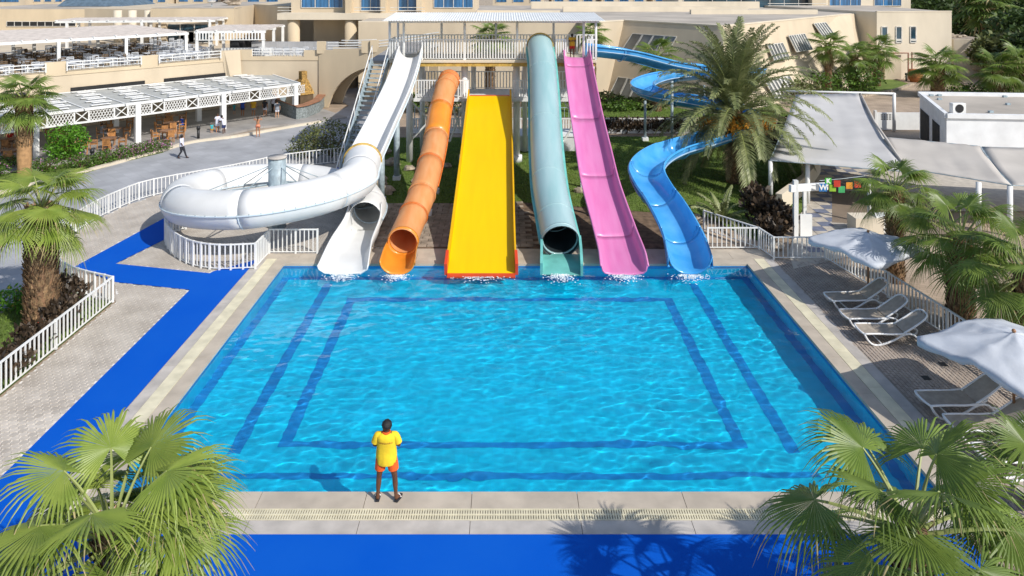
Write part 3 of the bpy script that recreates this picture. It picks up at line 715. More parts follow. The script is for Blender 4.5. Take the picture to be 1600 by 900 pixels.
for a, b in ((660, 725), (727, 822), (869, 884), (918, 931), (609, 622)): rail_seg(a, b, 42.7, 6.18)
rail_seg(622, 931, 46.25, 6.18, sp=.2)
railing('railing', [Vector((XA + .05, 42.7, 6.18)), Vector((XA + .05, 44.6, 6.18))], 1.2, .16, tw, w=.07, rail=.06)
railing('railing', [Vector((XB - .05, 44.6, 6.18)), Vector((XB - .05, 46.2, 6.18))], 1.2, .16, tw, w=.07, rail=.06)
for a, b in ((650, 684), (716, 732), (802, 826), (864, 888), (916, 930)): rail_seg(a, b, 42.5, 3.95, h=1.05)
rail_seg(650, 928, 46.1, 3.95, h=1.1, sp=.2)
for a, b in ((640, 703), (703, 726), (840, 880), (880, 922)):
    pa, pb = PXZ(a, 43.4, 3.7), PXZ(b, 43.4, 1.2)
    MB().tube([pa, pb], .06, 6).build('brace', M['white'], tw); MB().tube([PXZ(a, 43.45, 1.2), PXZ(b, 43.45, 3.7)], .06, 6).build('brace', M['white'], tw)
# side stairs
s0, s1 = Vector((-7.35, 42.9, 6.1)), Vector((-8.15, 36.6, .05)); st = thing('tower_stairs', 'steep white metal stairs down the left side of the slide tower', 'stairs', s1)
ax = (s0 - s1); side = Vector((ax.y, -ax.x, 0)).normalized() * .5
for s in (-1, 1): MB().bar(side * s, ax + side * s, .08, .5).build('stringer', M['steel'], st)
tm = MB().box(-.46, .46, -.15, .15, -.02, .02).mesh('step', M['steel'])
for i in range(1, 27): put('step', tm, st, ax * i / 27, (0, 0, math.atan2(side.y, side.x)))
for s in (-1, 1):
    MB().tube([side * s + Vector((0, 0, .9)), ax + side * s + Vector((0, 0, .9))], .03, 6).build('handrail', M['white'], st)
    for i in range(0, 9): q = ax * i / 8 + side * s; MB().tube([q, q + Vector((0, 0, .9))], .022, 5).build('stair_post', M['white'], st)
# low white wall with railing behind the lawn
lw = thing('garden_wall', 'low white picket wall across the lawn behind the slides', 'wall', G(640, 208))
a = G(640, 208); b = G(1085, 205)
L = b.x - a.x
MB().box(0, L, -.08, .08, 0, .3).build('plinth', M['white_rough'], lw); MB().box(0, L, -.05, .05, .98, 1.06).build('cap_rail', M['white'], lw)
pm = MB().box(-.05, .05, -.03, .03, .3, .98).mesh('picket', M['white'])
for i in range(int(L / .19)): put('picket', pm, lw, (.1 + i * .19, 0, 0))
cb = thing('pump_plinth', 'white rendered concrete plinth on the lawn behind the teal slide', 'plinth', G(806, 236)); MB().box(0, 3.9, 0, 2.2, 0, .9).build('block', M['white_rough'], cb)
MB().box(-.05, 3.95, -.05, 2.25, .9, .97).build('cap_slab', M['white_rough'], cb)

ORD = ['first', 'second', 'third', 'fourth', 'fifth', 'sixth', 'seventh', 'eighth', 'ninth', 'tenth', 'eleventh', 'twelfth', 'thirteenth', 'fourteenth', 'fifteenth', 'sixteenth', 'seventeenth', 'eighteenth', 'nineteenth', 'twentieth']
# ------------------------------------------------------------------ palms
def fan_leaf(pitch, Rl, petl, nseg, seed, fold=.25, tipdrop=.5, bend=-30, mats=None, secs=(0, .28, .5, .7, .86, 1.0), half=150):
    """a stalk along +X rising at the given pitch and a pleated fan with split drooping tips; drooping is towards -Z"""
    rnd = random.Random(seed); mb = MB(); mb.cur = 1
    pts = []; e = R(pitch); p = Vector((.05, 0, 0)); n = 7
    for i in range(n + 1):
        pts.append(p.copy()); k = e - R(18) * (i / n) ** 2; p = p + Vector((math.cos(k), 0, math.sin(k))) * petl / n
    mb.tube(pts, [.035 - .02 * i / n for i in range(n + 1)], 5); mb.cur = 0
    hub = pts[-1]; e2 = e + R(bend); X = Vector((math.cos(e2), 0, math.sin(e2))); N = Vector((-math.sin(e2), 0, math.cos(e2))); Y = Vector((0, 1, 0))
    step = 2 * R(half) / nseg
    for i in range(nseg):
        a = -R(half) + step * (i + .5) + rnd.uniform(-.1, .1) * step; ca, sa = math.cos(a), math.sin(a)
        L = Rl * (.80 + .2 * math.cos(a * .55)) * rnd.uniform(.84, 1.06) * (.6 if rnd.random() < .05 else 1); td = tipdrop * rnd.uniform(.6, 1.4); tw = rnd.uniform(-.25, .25)
        d = X * ca + Y * sa; q = -X * sa + Y * ca; V = []
        for s in secs:
            r = L * s; hwd = r * math.tan(step / 2) * 1.04 if s <= .5 else L * .5 * math.tan(step / 2) * (1.04 - (s - .5) / .5 * .96)
            c = hub + d * r - N * (fold * abs(sa) * r * .7) + X * 0
            c = c + Vector((0, 0, -td * Rl * max(0, s - .55) ** 2 * 1.5 - .03 * Rl * s * s))
            if s > .5: c = c + q * tw * (s - .5) * L * .3
            ridge = hwd * .55
            V += [c - q * hwd, c + N * ridge, c + q * hwd]
        m = len(secs)
        F = [(3 * k + j, 3 * k + 3 + j, 3 * k + 4 + j, 3 * k + 1 + j) for k in range(m - 1) for j in (0, 1)]
        mb.add(V, F)
        if rnd.random() < .35: mb.m[-2:] = [2, 2]
        if rnd.random() < .06: mb.m[-4:] = [2] * 4
    return mb
LEAF = {}
def leafset(key, mats, Rl, petl, nseg, tipdrop, seeds=2, secs=(0, .28, .5, .7, .86, 1.0), half=150):
    out = []
    for pitch in (78, 58, 38, 18, -5, -30):
        for s in range(seeds):
            out.append((pitch, fan_leaf(pitch, Rl, petl, nseg, pitch * 7 + s, .2 + .1 * s, tipdrop, -34 if pitch > 0 else -20, secs=secs, half=half).mesh('leaf', mats)))
    LEAF[key] = out
leafset('nearL', [M['leafN'], M['petiole'], M['drytip']], 1.0, 1.1, 50, .85, 3, half=145)
leafset('nearR', [M['leafA'], M['petiole'], M['drytip']], .92, 1.05, 46, .9, 3, half=130)
leafset('mid', [M['leafA'], M['petiole'], M['drytip']], .78, .95, 34, .5, 2)
leafset('far', [M['leafD'], M['petiole'], M['drytip']], 1.0, .9, 20, .5, 2, (0, .5, .8, 1.0))
def palm_trunk(root, h, r0, r1, boots=True, top=1.0, m=None, lean=(0, 0)):
    n = 14; pts = [Vector((lean[0] * (i / n) ** 2, lean[1] * (i / n) ** 2, h * i / n - .1)) for i in range(n + 1)]
    rr = [(r0 + (r1 - r0) * i / n) * (1.25 if i == 0 else 1) * (1 + .03 * math.sin(i * 2.1)) for i in range(n + 1)]
    MB().tube(pts, rr, 14).build('trunk', m or M['trunk'], root, True)
    if boots:
        b = MB(); rows = int(h * top / .085)
        for j in range(rows):
            t = 1 - j / rows * top if top < 1 else j / rows
            z = h * t; rad = (r0 + (r1 - r0) * t) * .97; off = Vector((lean[0] * t * t, lean[1] * t * t, 0))
            k = max(8, int(rad * 2 * PI / .16))
            for i in range(k):
                a = 2 * PI * (i + .5 * (j % 2)) / k + random.uniform(-.15, .15); L = random.uniform(.10, .2); w = random.uniform(.045, .08); o = random.uniform(.05, .13)
                u = Vector((math.cos(a), math.sin(a), 0)); v = Vector((-u.y, u.x, 0)); c = off + u * rad + Vector((0, 0, z - .05))
                tip = c + u * o + Vector((0, 0, L)) + v * random.uniform(-.03, .03)
                b.add([c - v * w, c + v * w, tip + v * w * .6, tip - v * w * .6, tip - u * .03 + Vector((0, 0, -.01)), c + u * (.02) + Vector((0, 0, -.03))],
                      [(0, 1, 2, 3), (5, 0, 3), (5, 1, 2), (0, 5, 1)])
        stuff(b.build('old_leaf_base', M['boot'], root))
def fan_palm(label, X, Y, zc, key, n, sc=1, r0=.3, r1=.25, seed=0, group=None, boots=True, top=1.0, tm=None, lean=(0, 0), pmin=-30, pmax=78, dead=0, zb=0):
    rnd = random.Random(seed); random.seed(seed + 100)
    root = thing('fan_palm', label, 'palm tree', (X, Y, zb), 0, group)
    palm_trunk(root, zc - zb, r0, r1, boots, top, tm, lean)
    L = [x for x in LEAF[key] if pmin <= x[0] <= pmax]
    for i in range(n):
        f = i / (n - 1); want = pmax - (pmax - pmin) * (f ** .8) + rnd.uniform(-8, 8)
        cand = sorted(L, key=lambda x: abs(x[0] - want) + rnd.uniform(0, 3))[0]
        put('leaf', cand[1], root, (lean[0], lean[1], zc - zb - .1 - .18 * f), (rnd.uniform(-.12, .12), rnd.uniform(-.1, .1), i * 2.39996 + rnd.uniform(-.25, .25)), sc * rnd.uniform(.86, 1.08))
    if dead:
        if 'dead' not in LEAF: LEAF['dead'] = [(-70, fan_leaf(-62, .8, .5, 16, 5 + s, .5, .3, -20, secs=(0, .5, .8, 1.0), half=80).mesh('dead_leaf', [M['datedry'], M['datedry']])) for s in range(2)]
        for i in range(dead): put('dead_leaf', LEAF['dead'][i % 2][1], root, (lean[0], lean[1], zc - zb - .3 - rnd.random() * .3), (0, 0, rnd.uniform(0, 6.28)), sc * rnd.uniform(.8, 1.1))
    return root
fan_palm('large lime green fan palm filling the bottom left corner in front of the pool', PXZ(175, 10.3, 0).x, 10.3, 3.25, 'nearL', 34, 1.0, .28, .2, 3, pmin=-30, pmax=60, lean=(0, 0))
fan_palm('dark green fan palm at the bottom right corner, throwing its shade over the blue path', PXZ(1425, 10.4, 0).x, 10.4, 3.2, 'nearR', 22, 1.12, .26, .2, 11, pmin=-30)
fan_palm('fan palm cut off by the right edge at the bottom, under the last lounger', PXZ(1640, 11.2, 0).x, 11.2, 2.9, 'nearR', 18, .95, .28, .2, 14, pmin=-5)
fan_palm('fan palm with a very thick shaggy trunk inside the left railing', PXZ(65, 22.6, 0).x, 22.6, 3.95, 'nearL', 22, .98, .46, .42, 21, dead=4, pmin=-30, boots=True)
fan_palm('fan palm with an orange shaved lower trunk beside the restaurant pergola', PXZ(38, 40.2, 0).x, 40.2, 4.35, 'mid', 30, 1.25, .34, .42, 31, boots=True, top=.62, tm=M['smoothtrunk'], dead=4)
fan_palm('bright fan palm rising behind the upper parasol beside the shade sail', PXZ(1398, 26.4, 0).x, 26.4, 3.35, 'nearR', 24, .9, .3, .24, 41, pmin=-30, dead=3)
fan_palm('broad dark fan palm behind the railing between the two parasols', PXZ(1500, 22.9, 0).x, 22.9, 2.85, 'nearR', 25, 1.12, .36, .32, 51, pmin=-30, dead=5)
fan_palm('fan palm at the right edge above the lower parasol', PXZ(1605, 20.5, 0).x, 20.5, 2.8, 'nearR', 20, 1.1, .34, .3, 57, pmin=-30, dead=4)
for lb, px, Y, py, sc, r, sd in (('slim fan palm with red brown trunk, leftmost of three by the curved lawn', 1294, 68, 72, 1.35, .30, 61),
        ('shaggy fan palm in the middle of the three by the curved lawn', 1334, 70, 88, 1.35, .42, 62), ('fan palm right of its two neighbours by the curved lawn, under the wall windows', 1370, 74, 76, 1.5, .32, 63),
        ('low spreading fan palm alone on the plaza behind the white building', 1465, 67, 102, 1.75, .55, 64), ('fan palm behind the white roof, left of the pair at the right edge', 1558, 66, 108, 1.6, .45, 65),
        ('fan palm behind the white roof, right of the pair at the right edge', 1596, 66, 104, 1.8, .5, 66), ('fan palm seen over the tower railing between yellow and teal slides', 766, 56, 58, 1.25, .36, 67),
        ('fan palm standing behind the upper run of the blue slide', 1026, 60, 86, 1.35, .36, 68), ('fan palm crown peeping out behind the right end of the tower roof', 925, 58, 50, 1.0, .3, 69),
        ('big fan palm with brown trunk among the trees at the top right corner', 1545, 92, 12, 2.6, .9, 70)):
    p = PXZ(px, Y, 0); zc = 11 - (py + 34) * Y / FOC
    fan_palm(lb, p.x, Y, zc, 'far' if Y > 80 else 'mid', 26, sc, r, r * .9, sd, dead=4, pmin=-30, boots=Y < 80)

def date_frond(L, rise, droop, seed, nl=66, m=None):
    rnd = random.Random(seed); mb = MB(); pts = []; n = 16; p = Vector((0, 0, 0)); a = R(rise)
    for i in range(n + 1):
        pts.append(p.copy()); p = p + Vector((math.cos(a), 0, math.sin(a))) * L / n; a -= R(droop) * (.4 + 1.2 * i / n) / n
    mb.cur = 1; mb.tube(pts, [.035 * (1 - .85 * i / n) for i in range(n + 1)], 4); mb.cur = 0
    for k in range(nl):
        t = .12 + .88 * k / nl; f = t * n; i = min(n - 1, int(f)); q = pts[i].lerp(pts[i + 1], f - i); T = (pts[i + 1] - pts[i]).normalized()
        N = Vector((-T.z, 0, T.x)); ll = (.16 + .34 * math.sin(PI * min(1, t * 1.02) ** .8)) * L / 4.2 * 1.15
        for s in (-1, 1):
            d = (T * rnd.uniform(.6, .85) + Vector((0, s * rnd.uniform(.7, .95), 0)) + N * rnd.uniform(.05, .45)).normalized(); w = .034
            mid = q + d * ll * .55 + Vector((0, 0, -.02)); tip = q + d * ll + Vector((0, 0, -.10 - .08 * rnd.random()))
            mb.add([q - T * w * .7, q + T * w * .7, mid + T * w, mid - T * w, tip], [(0, 1, 2, 3), (3, 2, 4)])
    return mb
def date_palm(label, X, Y, zc, L, n, r):
    root = thing('date_palm', label, 'palm tree', (X, Y, 0)); palm_trunk(root, zc, r, r * .9, True)
    rnd = random.Random(5); sets = []
    for rise, dr in ((84, 45), (72, 72), (58, 85), (44, 88), (28, 85), (10, 80), (-10, 65), (-35, 45)):
        sets.append((rise, [date_frond(L, rise, dr, rise * 3 + s).mesh('frond', [M['date'], M['petiole']]) for s in range(2)]))
    for i in range(n):
        f = (i + .5) / n; j = min(7, int(7.6 * f ** 1.05)); me = rnd.choice(sets[j][1])
        put('frond', me, root, (0, 0, zc - .1 - .35 * f), (rnd.uniform(-.1, .1), rnd.uniform(-.08, .08), i * 2.39996 + rnd.uniform(-.2, .2)), rnd.uniform(.88, 1.08))
    dd = [date_frond(L * .8, -45, 35, 90 + s, 40).mesh('dry_frond', [M['datedry'], M['datedry']]) for s in range(2)]
    for i in range(12): put('dry_frond', dd[i % 2], root, (0, 0, zc - .6), (0, 0, rnd.uniform(0, 6.28)), rnd.uniform(.6, .85))
    for i, a in enumerate((-82, -112, -140, -50, -165, -20, 5, 190)):
        b = MB(); u = Vector((math.cos(R(a)), math.sin(R(a)), 0)); c0 = u * .35 + Vector((0, 0, zc - .35)); c1 = u * 1.75 + Vector((0, 0, zc - .45))
        for k in range(46):
            e = c1 + Vector((rnd.gauss(0, .22), rnd.gauss(0, .22), -abs(rnd.gauss(.25, .28)))); b.bar(c1 if k % 3 else c0, e, .022)
            for q in range(2): w = c1.lerp(e, rnd.uniform(.4, 1)); b.ball(w, .065, 5, 3)
        b.bar(c0, c1, .05); b.build('date_bunch', M['dates'], root)
    return root
date_palm('tall feathery date palm hung with orange date bunches, over the blue slide', PXZ(1148, 39.0, 0).x, 39.0, 4.0, 5.1, 96, .4)

# young date fronds springing by the blue slide
yp_ = thing('young_palm', 'small pale feathery palm clump at the foot of the lawn right of the blue slide', 'palm', G(1128, 348))
yf = [date_frond(2.0, r_, 60, 40 + i, 34).mesh('frond', [M['date'], M['petiole']]) for i, r_ in enumerate((70, 50, 30))]
for i in range(16): put('frond', yf[i % 3], yp_, (0, 0, 0), (0, 0, i * 2.4), random.uniform(.6, 1))

# ------------------------------------------------------------------ bushes, hedges, trees
def leafcloud(n, rx, ry, rz, size, seed=0, hole=.35, shell=.55, flat=0, up=0):
    rnd = random.Random(seed); V = []; F = []; nv = 0
    for k in range(n):
        while True:
            p = Vector((rnd.uniform(-1, 1), rnd.uniform(-1, 1), rnd.uniform(-1, 1))); l = p.length
            if l > 1 or l < shell * rnd.random(): continue
            q = noise.noise(p * 2.2 + Vector((seed * 1.7, 0, 0))) + noise.noise(p * 4.5 + Vector((0, seed, 3))) * .4
            if q < -hole * .5 - .1 * (1 - l) or l > .82 + .6 * q: continue
            break
        c = Vector((p.x * rx, p.y * ry, p.z * rz)); d = Vector((rnd.gauss(0, 1), rnd.gauss(0, 1), rnd.gauss(0, .7) + up)).normalized(); s = d.orthogonal().normalized()
        s = (Matrix.Rotation(rnd.uniform(0, 6.28), 3, d) @ s); L = size * rnd.uniform(.6, 1.3)
        V += [c, c + d * L * .5 + s * L * .28, c + d * L, c + d * L * .5 - s * L * .28]; F.append((nv, nv + 1, nv + 2, nv + 3)); nv += 4
    return V, F
def bush(name, label, cat, loc, rx, ry, h, n, size, m, seed, flowers=None, stems=5, group=None, up=0, hole=.35):
    root = thing(name, label, cat, loc, 0, group)
    V, F = leafcloud(n, rx, ry, h / 2, size, seed, hole, up=up); o = MB().add([(v[0], v[1], v[2] + h / 2) for v in V], F).build('foliage', m, root)
    if flowers:
        V, F = leafcloud(flowers[1], rx * 1.02, ry * 1.02, h / 2 * 1.05, size * .8, seed + 5, .5, .9); MB().add([(v[0], v[1], v[2] + h / 2) for v in V], F).build('blossom', flowers[0], root)
    rnd = random.Random(seed)
    b = MB()
    for i in range(stems):
        a = rnd.uniform(0, 6.28); q = rnd.random(); b.tube([(0, 0, -.02), (rx * .25 * math.cos(a), ry * .25 * math.sin(a), h * .4), (rx * .65 * q * math.cos(a), ry * .65 * q * math.sin(a), h * .8)], [.04, .03, .015], 5)
    b.build('stems', M['stem'], root); return root
bush('shrub', 'round bright green shrub under the front edge of the restaurant pergola', 'shrub', G(103, 252), 1.35, 1.3, 2.3, 2600, .17, M['brightgreen'], 2)
def sprawl(label, px, py, rx, h, n, m, seed, fl=None, size=.15, cat='shrub', name='shrub', up=0, ry=None):
    return bush(name, label, cat, G(px, py), rx, ry or rx * .8, h, n, size, m, seed, fl, 6, up=up)
sprawl('sparse olive shrub behind the railing beside the white slide', 518, 246, 2.3, 2.4, 2300, M['olive'], 4, size=.16)
sprawl('darker olive shrub left of the tower stairs', 480, 247, 1.5, 1.5, 800, M['olive'], 9, size=.16)
k = 0
for px, py in ((160, 256), (182, 251), (204, 246), (226, 241), (247, 236)):
    sprawl(['flower hedge plant beside the bright green shrub', 'second plant of the flower hedge from the bright green shrub', 'middle plant of the flower hedge along the restaurant', 'hedge plant with pink blossom next to the last one', 'pink blossoming plant at the tip of the flower hedge'][k], px, py, 1.0, .8, 700, M['green'], 20 + k, (M['flower'], 60 + 70 * k), .12); k += 1
for i, (px, py, lb) in enumerate(((70, 268, 'low dark shrub right of the shaved palm trunk'), (20, 262, 'low flowering shrub left of the shaved palm trunk'), (-10, 275, 'low shrub at the left edge under the pergola'), (128, 262, 'low shrub left of the flower hedge by the kerb'))):
    sprawl(lb, px, py, 1.1, .8, 700, M['green'], 40 + i, (M['flower'], 80), .13)
bedg = [G(-80, 300), G(-80, 262), G(60, 255), G(250, 232), G(256, 238), G(190, 254), G(125, 273), G(0, 310)]
struct(sheet('hedge_bed', bedg, .004, M['lawn'])); blades('hedge_bed_grass', bedg, 5000, .1, M['blade'])
# bronze bushes behind the near-left railing
for i, (x, y, h) in enumerate(((-13.7, 17.6, .8), (-13.9, 18.8, .9), (-13.75, 20.0, .8), (-13.85, 21.2, .9), (-13.8, 22.5, 1.1), (-14.2, 23.6, 1.2), (-15.0, 24.2, 1.1), (-13.75, 16.3, .8))):
    bush('bronze_shrub', ['bronze leaved plant low behind the left railing', 'bronze plant third from the photo edge behind the left railing', 'bronze plant in the middle of the left railing', 'bronze plant beside the railing in front of the thick palm', 'tall bronze plant right of the thick palm trunk', 'tall bronze plant inside the railing corner', 'bronze plant behind the rounded railing corner', 'bronze plant at the left edge of the photo behind the railing'][i], 'shrub',
         (x, y, 0), .6, .7, h, 420, .2, M['darkleaf'], 60 + i, (M['redflower'], 6) if i % 3 == 0 else None, 6, 'bronze shrubs behind the left railing', up=1.2)
bush('flowering_shrub', 'low green bush dotted yellow left of the thick palm trunk', 'shrub', (-16.2, 24.0, 0), .9, .8, .8, 700, .14, M['brightgreen'], 71, (M['yflower'], 60))
for i, (px, py, rx, h, lb) in enumerate(((1188, 352, .8, 1.7, 'bronze leaved plant under the left corner of the shade sail'), (1218, 362, .75, 1.3, 'bushy bronze plant beside the entrance frame'), (1205, 372, .6, .9, 'low bronze plant at the foot of the lawn railing'), (1180, 330, .6, 1.2, 'bronze plant behind the others below the shade sail'))):
    bush('bronze_shrub', lb, 'shrub', G(px, py), rx, rx, h, 700, .28, M['darkleaf'], 80 + i, None, 6, 'bronze shrubs by the shade sail', up=1.0)
for i, (px, py, rx, h) in enumerate(((1185, 240, 1.6, 2.0), (1225, 236, 1.6, 2.3), (1255, 240, 1.5, 2.0))):
    bush('dark_shrub', ['dark shrub on the lawn behind the date palm trunk', 'tall dark red flowered shrub right of the date palm', 'dark shrub beside the shade sail behind the date palm'][i], 'shrub', G(px, py), rx, rx, h, 1500, .2, M['darkleaf'] if i != 2 else M['green'], 90 + i, (M['redflower'], 40), 6)
for i in range(14):   # hedge behind the lawn
    px = 945 + i * 10.2
    bush('hedge_plant', '%s dark plant from the pink slide in the row along the white picket wall' % ORD[i], 'plant', G(px, 208), .5, .5, 1.15, 240, .22, M['darkleaf'], 110 + i, None, 4, 'hedge plants along the picket wall', up=1.2)
for i, (px, py, rx, h, m, lb) in enumerate(((1270, 150, 3.0, 2.4, 'green', 'rounded bush left of the three palms'), (1245, 158, 2.4, 2.0, 'olive', 'olive bush at the foot of the cream wall'), (1312, 145, 2.2, 2.2, 'green', 'bush between the first two of the three palms'), (1350, 146, 1.8, 3.2, 'green', 'small leafy tree between the last two of the three palms'),
        (1420, 118, 2.0, 1.0, 'green', 'low bush at the corner of the cream wall by the rusty pipe'), (1530, 152, 3.0, 1.2, 'green', 'low green bushes behind the white flat roof'), (945, 165, 1.8, 1.2, 'olive', 'grey green bush under the slanted lower window'), (970, 170, 2.2, .9, 'green', 'low bush on the back lawn under the blue bowl'), (1010, 168, 2.0, .8, 'olive', 'dry low bush at the left of the blue bowl'),
        (655, 172, 2.0, 1.6, 'green', 'bush seen under the lower tower deck left of the orange slide'), (700, 176, 2.4, 1.4, 'olive', 'bush seen between orange and yellow slides under the deck'), (545, 118, 2.0, 1.8, 'green', 'bush beside the arch of the bridge'), (1450, 30, 7, 5, 'treeleaf', 'dark bush behind the windowed cream wall'))):
    bush('shrub', lb, 'shrub', G(px, py) if py > 60 else PXZ(px, 100, 0), rx, rx, h, 900, .3, M[m], 140 + i, None, 5)
def tree(label, X, Y, h, rx, n, size, m, seed, zc=None):
    root = thing('tree', label, 'tree', (X, Y, 0)); zc = zc or h * .62
    MB().tube([(0, 0, -.1), (.1, 0, zc * .5), (-.1, .1, zc)], [.35, .28, .15], 8).build('trunk', M['stem'], root, True)
    b = MB()
    for i in range(7): a = i * .9 + seed; b.tube([(0, 0, zc * .5), (rx * .35 * math.cos(a), rx * .35 * math.sin(a), zc * .8), (rx * .7 * math.cos(a), rx * .7 * math.sin(a), zc * 1.1)], [.14, .1, .04], 5)
    b.build('limbs', M['stem'], root)
    V, F = leafcloud(n, rx, rx, h - zc * .8, size, seed, .45); MB().add([(v[0], v[1], v[2] + zc * .85 + (h - zc) * .3) for v in V], F).build('crown', m, root)
for i, (px, Y, h, rx, lb) in enumerate(((1440, 108, 9, 6, 'dark tree just right of the upper hotel windows'), (1485, 104, 8, 6, 'dark tree behind the flat annexe roof'), (1520, 118, 10, 7, 'dense tree left of the tall palm at the top right'), (1580, 100, 9, 7, 'dense dark tree right of the tall palm at the top right'),
        (1610, 84, 7, 5, 'dark tree at the right edge above the palm pair'), (1400, 125, 9, 7, 'tree behind the hotel block at the top right'), (1560, 130, 10, 9, 'far tree at the top right behind the others'), (1470, 135, 10, 8, 'far tree above the annexe'), (1572, 78, 4.5, 3.5, 'grey green small tree beside the slanted end wall'), (1625, 74, 5, 4, 'tree cut by the right edge behind the palms'),
        (1640, 96, 9, 7, 'dark tree beyond the right edge'))):
    p = PXZ(px, Y, 0); tree(lb, p.x, Y, h, rx, 2600, .7, M['treeleaf'] if i != 8 else M['olive'], 200 + i)
for i, (px, py, s) in enumerate(((612, 258, .5), (590, 288, .6), (602, 302, .5), (640, 266, .35), (652, 285, .3), (697, 262, .35), (905, 300, .3), (1085, 345, .4), (1215, 388, .3), (600, 240, .5), (975, 345, .3), (560, 300, .35))):
    b = MB(); b.ball((0, 0, s * .3), (s, s * .8, s * .5), 9, 6, .22); o = b.build('boulder', M['rock'], None, False, G(px, py))
    tag(o, ['large boulder at the foot of the grey slide post', 'boulder beside the tower stairs foot', 'boulder left of the orange slide foot', 'small stone on the grass left of the orange slide', 'small stone below the one left of the orange slide', 'stone right of the orange slide on the grass', 'stone between teal and pink slides', 'stone right of the blue slide by the railing', 'stone at the railing corner', 'boulder behind the grey slide post', 'stone between pink and blue slides', 'stone behind the white exit trough'][i], 'rock', 'stones around the slide feet')

# ------------------------------------------------------------------ buildings on the left
random.seed(7)
u_, n_ = Vector((.69, .724, 0)), Vector((-.724, .69, 0)); O1 = Vector((-28.4, 43.8, 0))
def UN(t, n, z=0): v = O1 + u_ * t + n_ * n; return Vector((v.x, v.y, z))
ANG = math.atan2(u_.y, u_.x)
rf = [UN(-14, -2.4), UN(9, -2.3), UN(14, -1.2), UN(17.0, -2.2), UN(20.5, -2.6), UN(22, 8.2), UN(-14, 8.2)]
fl = struct(MB().prism(rf, -.03, .12).build('restaurant_floor', M['terrace']))
kb = MB(); cur = [UN(-14, -2.65), UN(9, -2.55), UN(14, -1.45), UN(17.0, -2.45), UN(20.6, -2.85)]
kr = thing('kerb', 'low pale stone kerb between the grey walkway and the restaurant floor', 'kerb', (0, 0, 0)); kr['kind'] = 'structure'
ks = spline([G(-60, 322), G(0, 303), G(125, 271), G(190, 253), G(250, 237), G(300, 223), G(370, 214), G(420, 205), G(500, 191)], 6)
for a, b in zip(ks[:-1], ks[1:]): MB().bar(a + Vector((0, 0, .05)), b + Vector((0, 0, .05)), .3, .16).build('kerb_stone', M['pale'], kr)
# upper terrace volume
corner = UN(16.9, 8.25); WY = corner.y; TZ = 4.0
ter = thing('terrace_building', 'cream terrace building with notched parapet above the restaurant pergola', 'building', (0, 0, 0))
front = [UN(-16, 8.25), UN(16.9, 8.25)]; XR = PXZ(500, WY, 0).x
MB().prism([front[0], front[1], (XR, WY), (XR, 84), (-75, 84), (-75, 40)], 0, TZ).build('wall', M['tan2'], ter)
def par(a, b, z0, z1, th=.3, m='tan'):
    a = Vector(a); b = Vector(b); d = (b - a).normalized(); nn = Vector((-d.y, d.x, 0)) * th; a = a - nn * .01; b = b - nn * .01
    return MB().prism([(a.x, a.y), (b.x, b.y), (b.x + nn.x, b.y + nn.y), (a.x + nn.x, a.y + nn.y)], z0, z1).build('parapet', M[m], ter)
def t_of(px, n=8.25):
    k = (px - 788) / FOC; a = O1 + n_ * n
    return (k * a.y - a.x) / (u_.x - k * u_.y)
tt = [t_of(x) for x in (70, 103, 219, 247, 343)]
lo = TZ + .32
par(UN(-16, 8.2), UN(16.9, 8.2), TZ - .01, lo)
par(UN(tt[0], 8.2), UN(tt[1], 8.2), lo, 5.0); par(UN(tt[2], 8.2), UN(tt[3], 8.2), lo, 4.98); par(UN(tt[4], 8.2), UN(16.9, 8.2), lo, 4.9)
xx = [PXZ(p, WY, 0).x for p in (371, 393, 475, 500)]
par((xx[0], WY - .05, 0), (XR, WY - .05, 0), TZ - .01, lo); par((xx[0], WY - .05, 0), (xx[1], WY - .05, 0), lo, 4.9); par((xx[2], WY - .05, 0), (xx[3], WY - .05, 0), lo, 4.85)
# buttress at the inner corner and dark slots above the pergola
MB().prism([UN(16.2, 8.2), UN(16.95, 8.2), UN(16.95, 7.4), UN(16.5, 7.5)], 0, 4.9, [UN(15.4, 8.2), UN(16.95, 8.2), UN(16.95, 8.0), UN(15.6, 8.1)]).build('buttress', M['tan2'], ter)
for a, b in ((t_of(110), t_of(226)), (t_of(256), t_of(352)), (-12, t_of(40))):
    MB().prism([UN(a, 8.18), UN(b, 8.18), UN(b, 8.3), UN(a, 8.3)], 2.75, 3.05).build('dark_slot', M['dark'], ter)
def trail(a, b): railing('railing', [a, b], .62, 1.1, ter, w=.05, rail=.05, zb=.05)
for a, b in ((-15, tt[0]), (tt[1], tt[2]), (tt[3], tt[4])):
    railing('railing', [UN(a, 8.0, lo), UN(b, 8.0, lo)], .62, 1.1, ter, w=.05, rail=.06, zb=.12, horiz=False)
    for q in (.38,): MB().bar(UN(a, 8.0, lo + q), UN(b, 8.0, lo + q), .05, .06).build('middle_rail', M['white'], ter)
railing('railing', [Vector((xx[1], WY + .15, lo)), Vector((xx[2], WY + .15, lo))], .62, .9, ter, w=.05, rail=.06, zb=.12)
MB().bar((xx[1], WY + .15, lo + .38), (xx[2], WY + .15, lo + .38), .05, .06).build('middle_rail', M['white'], ter)

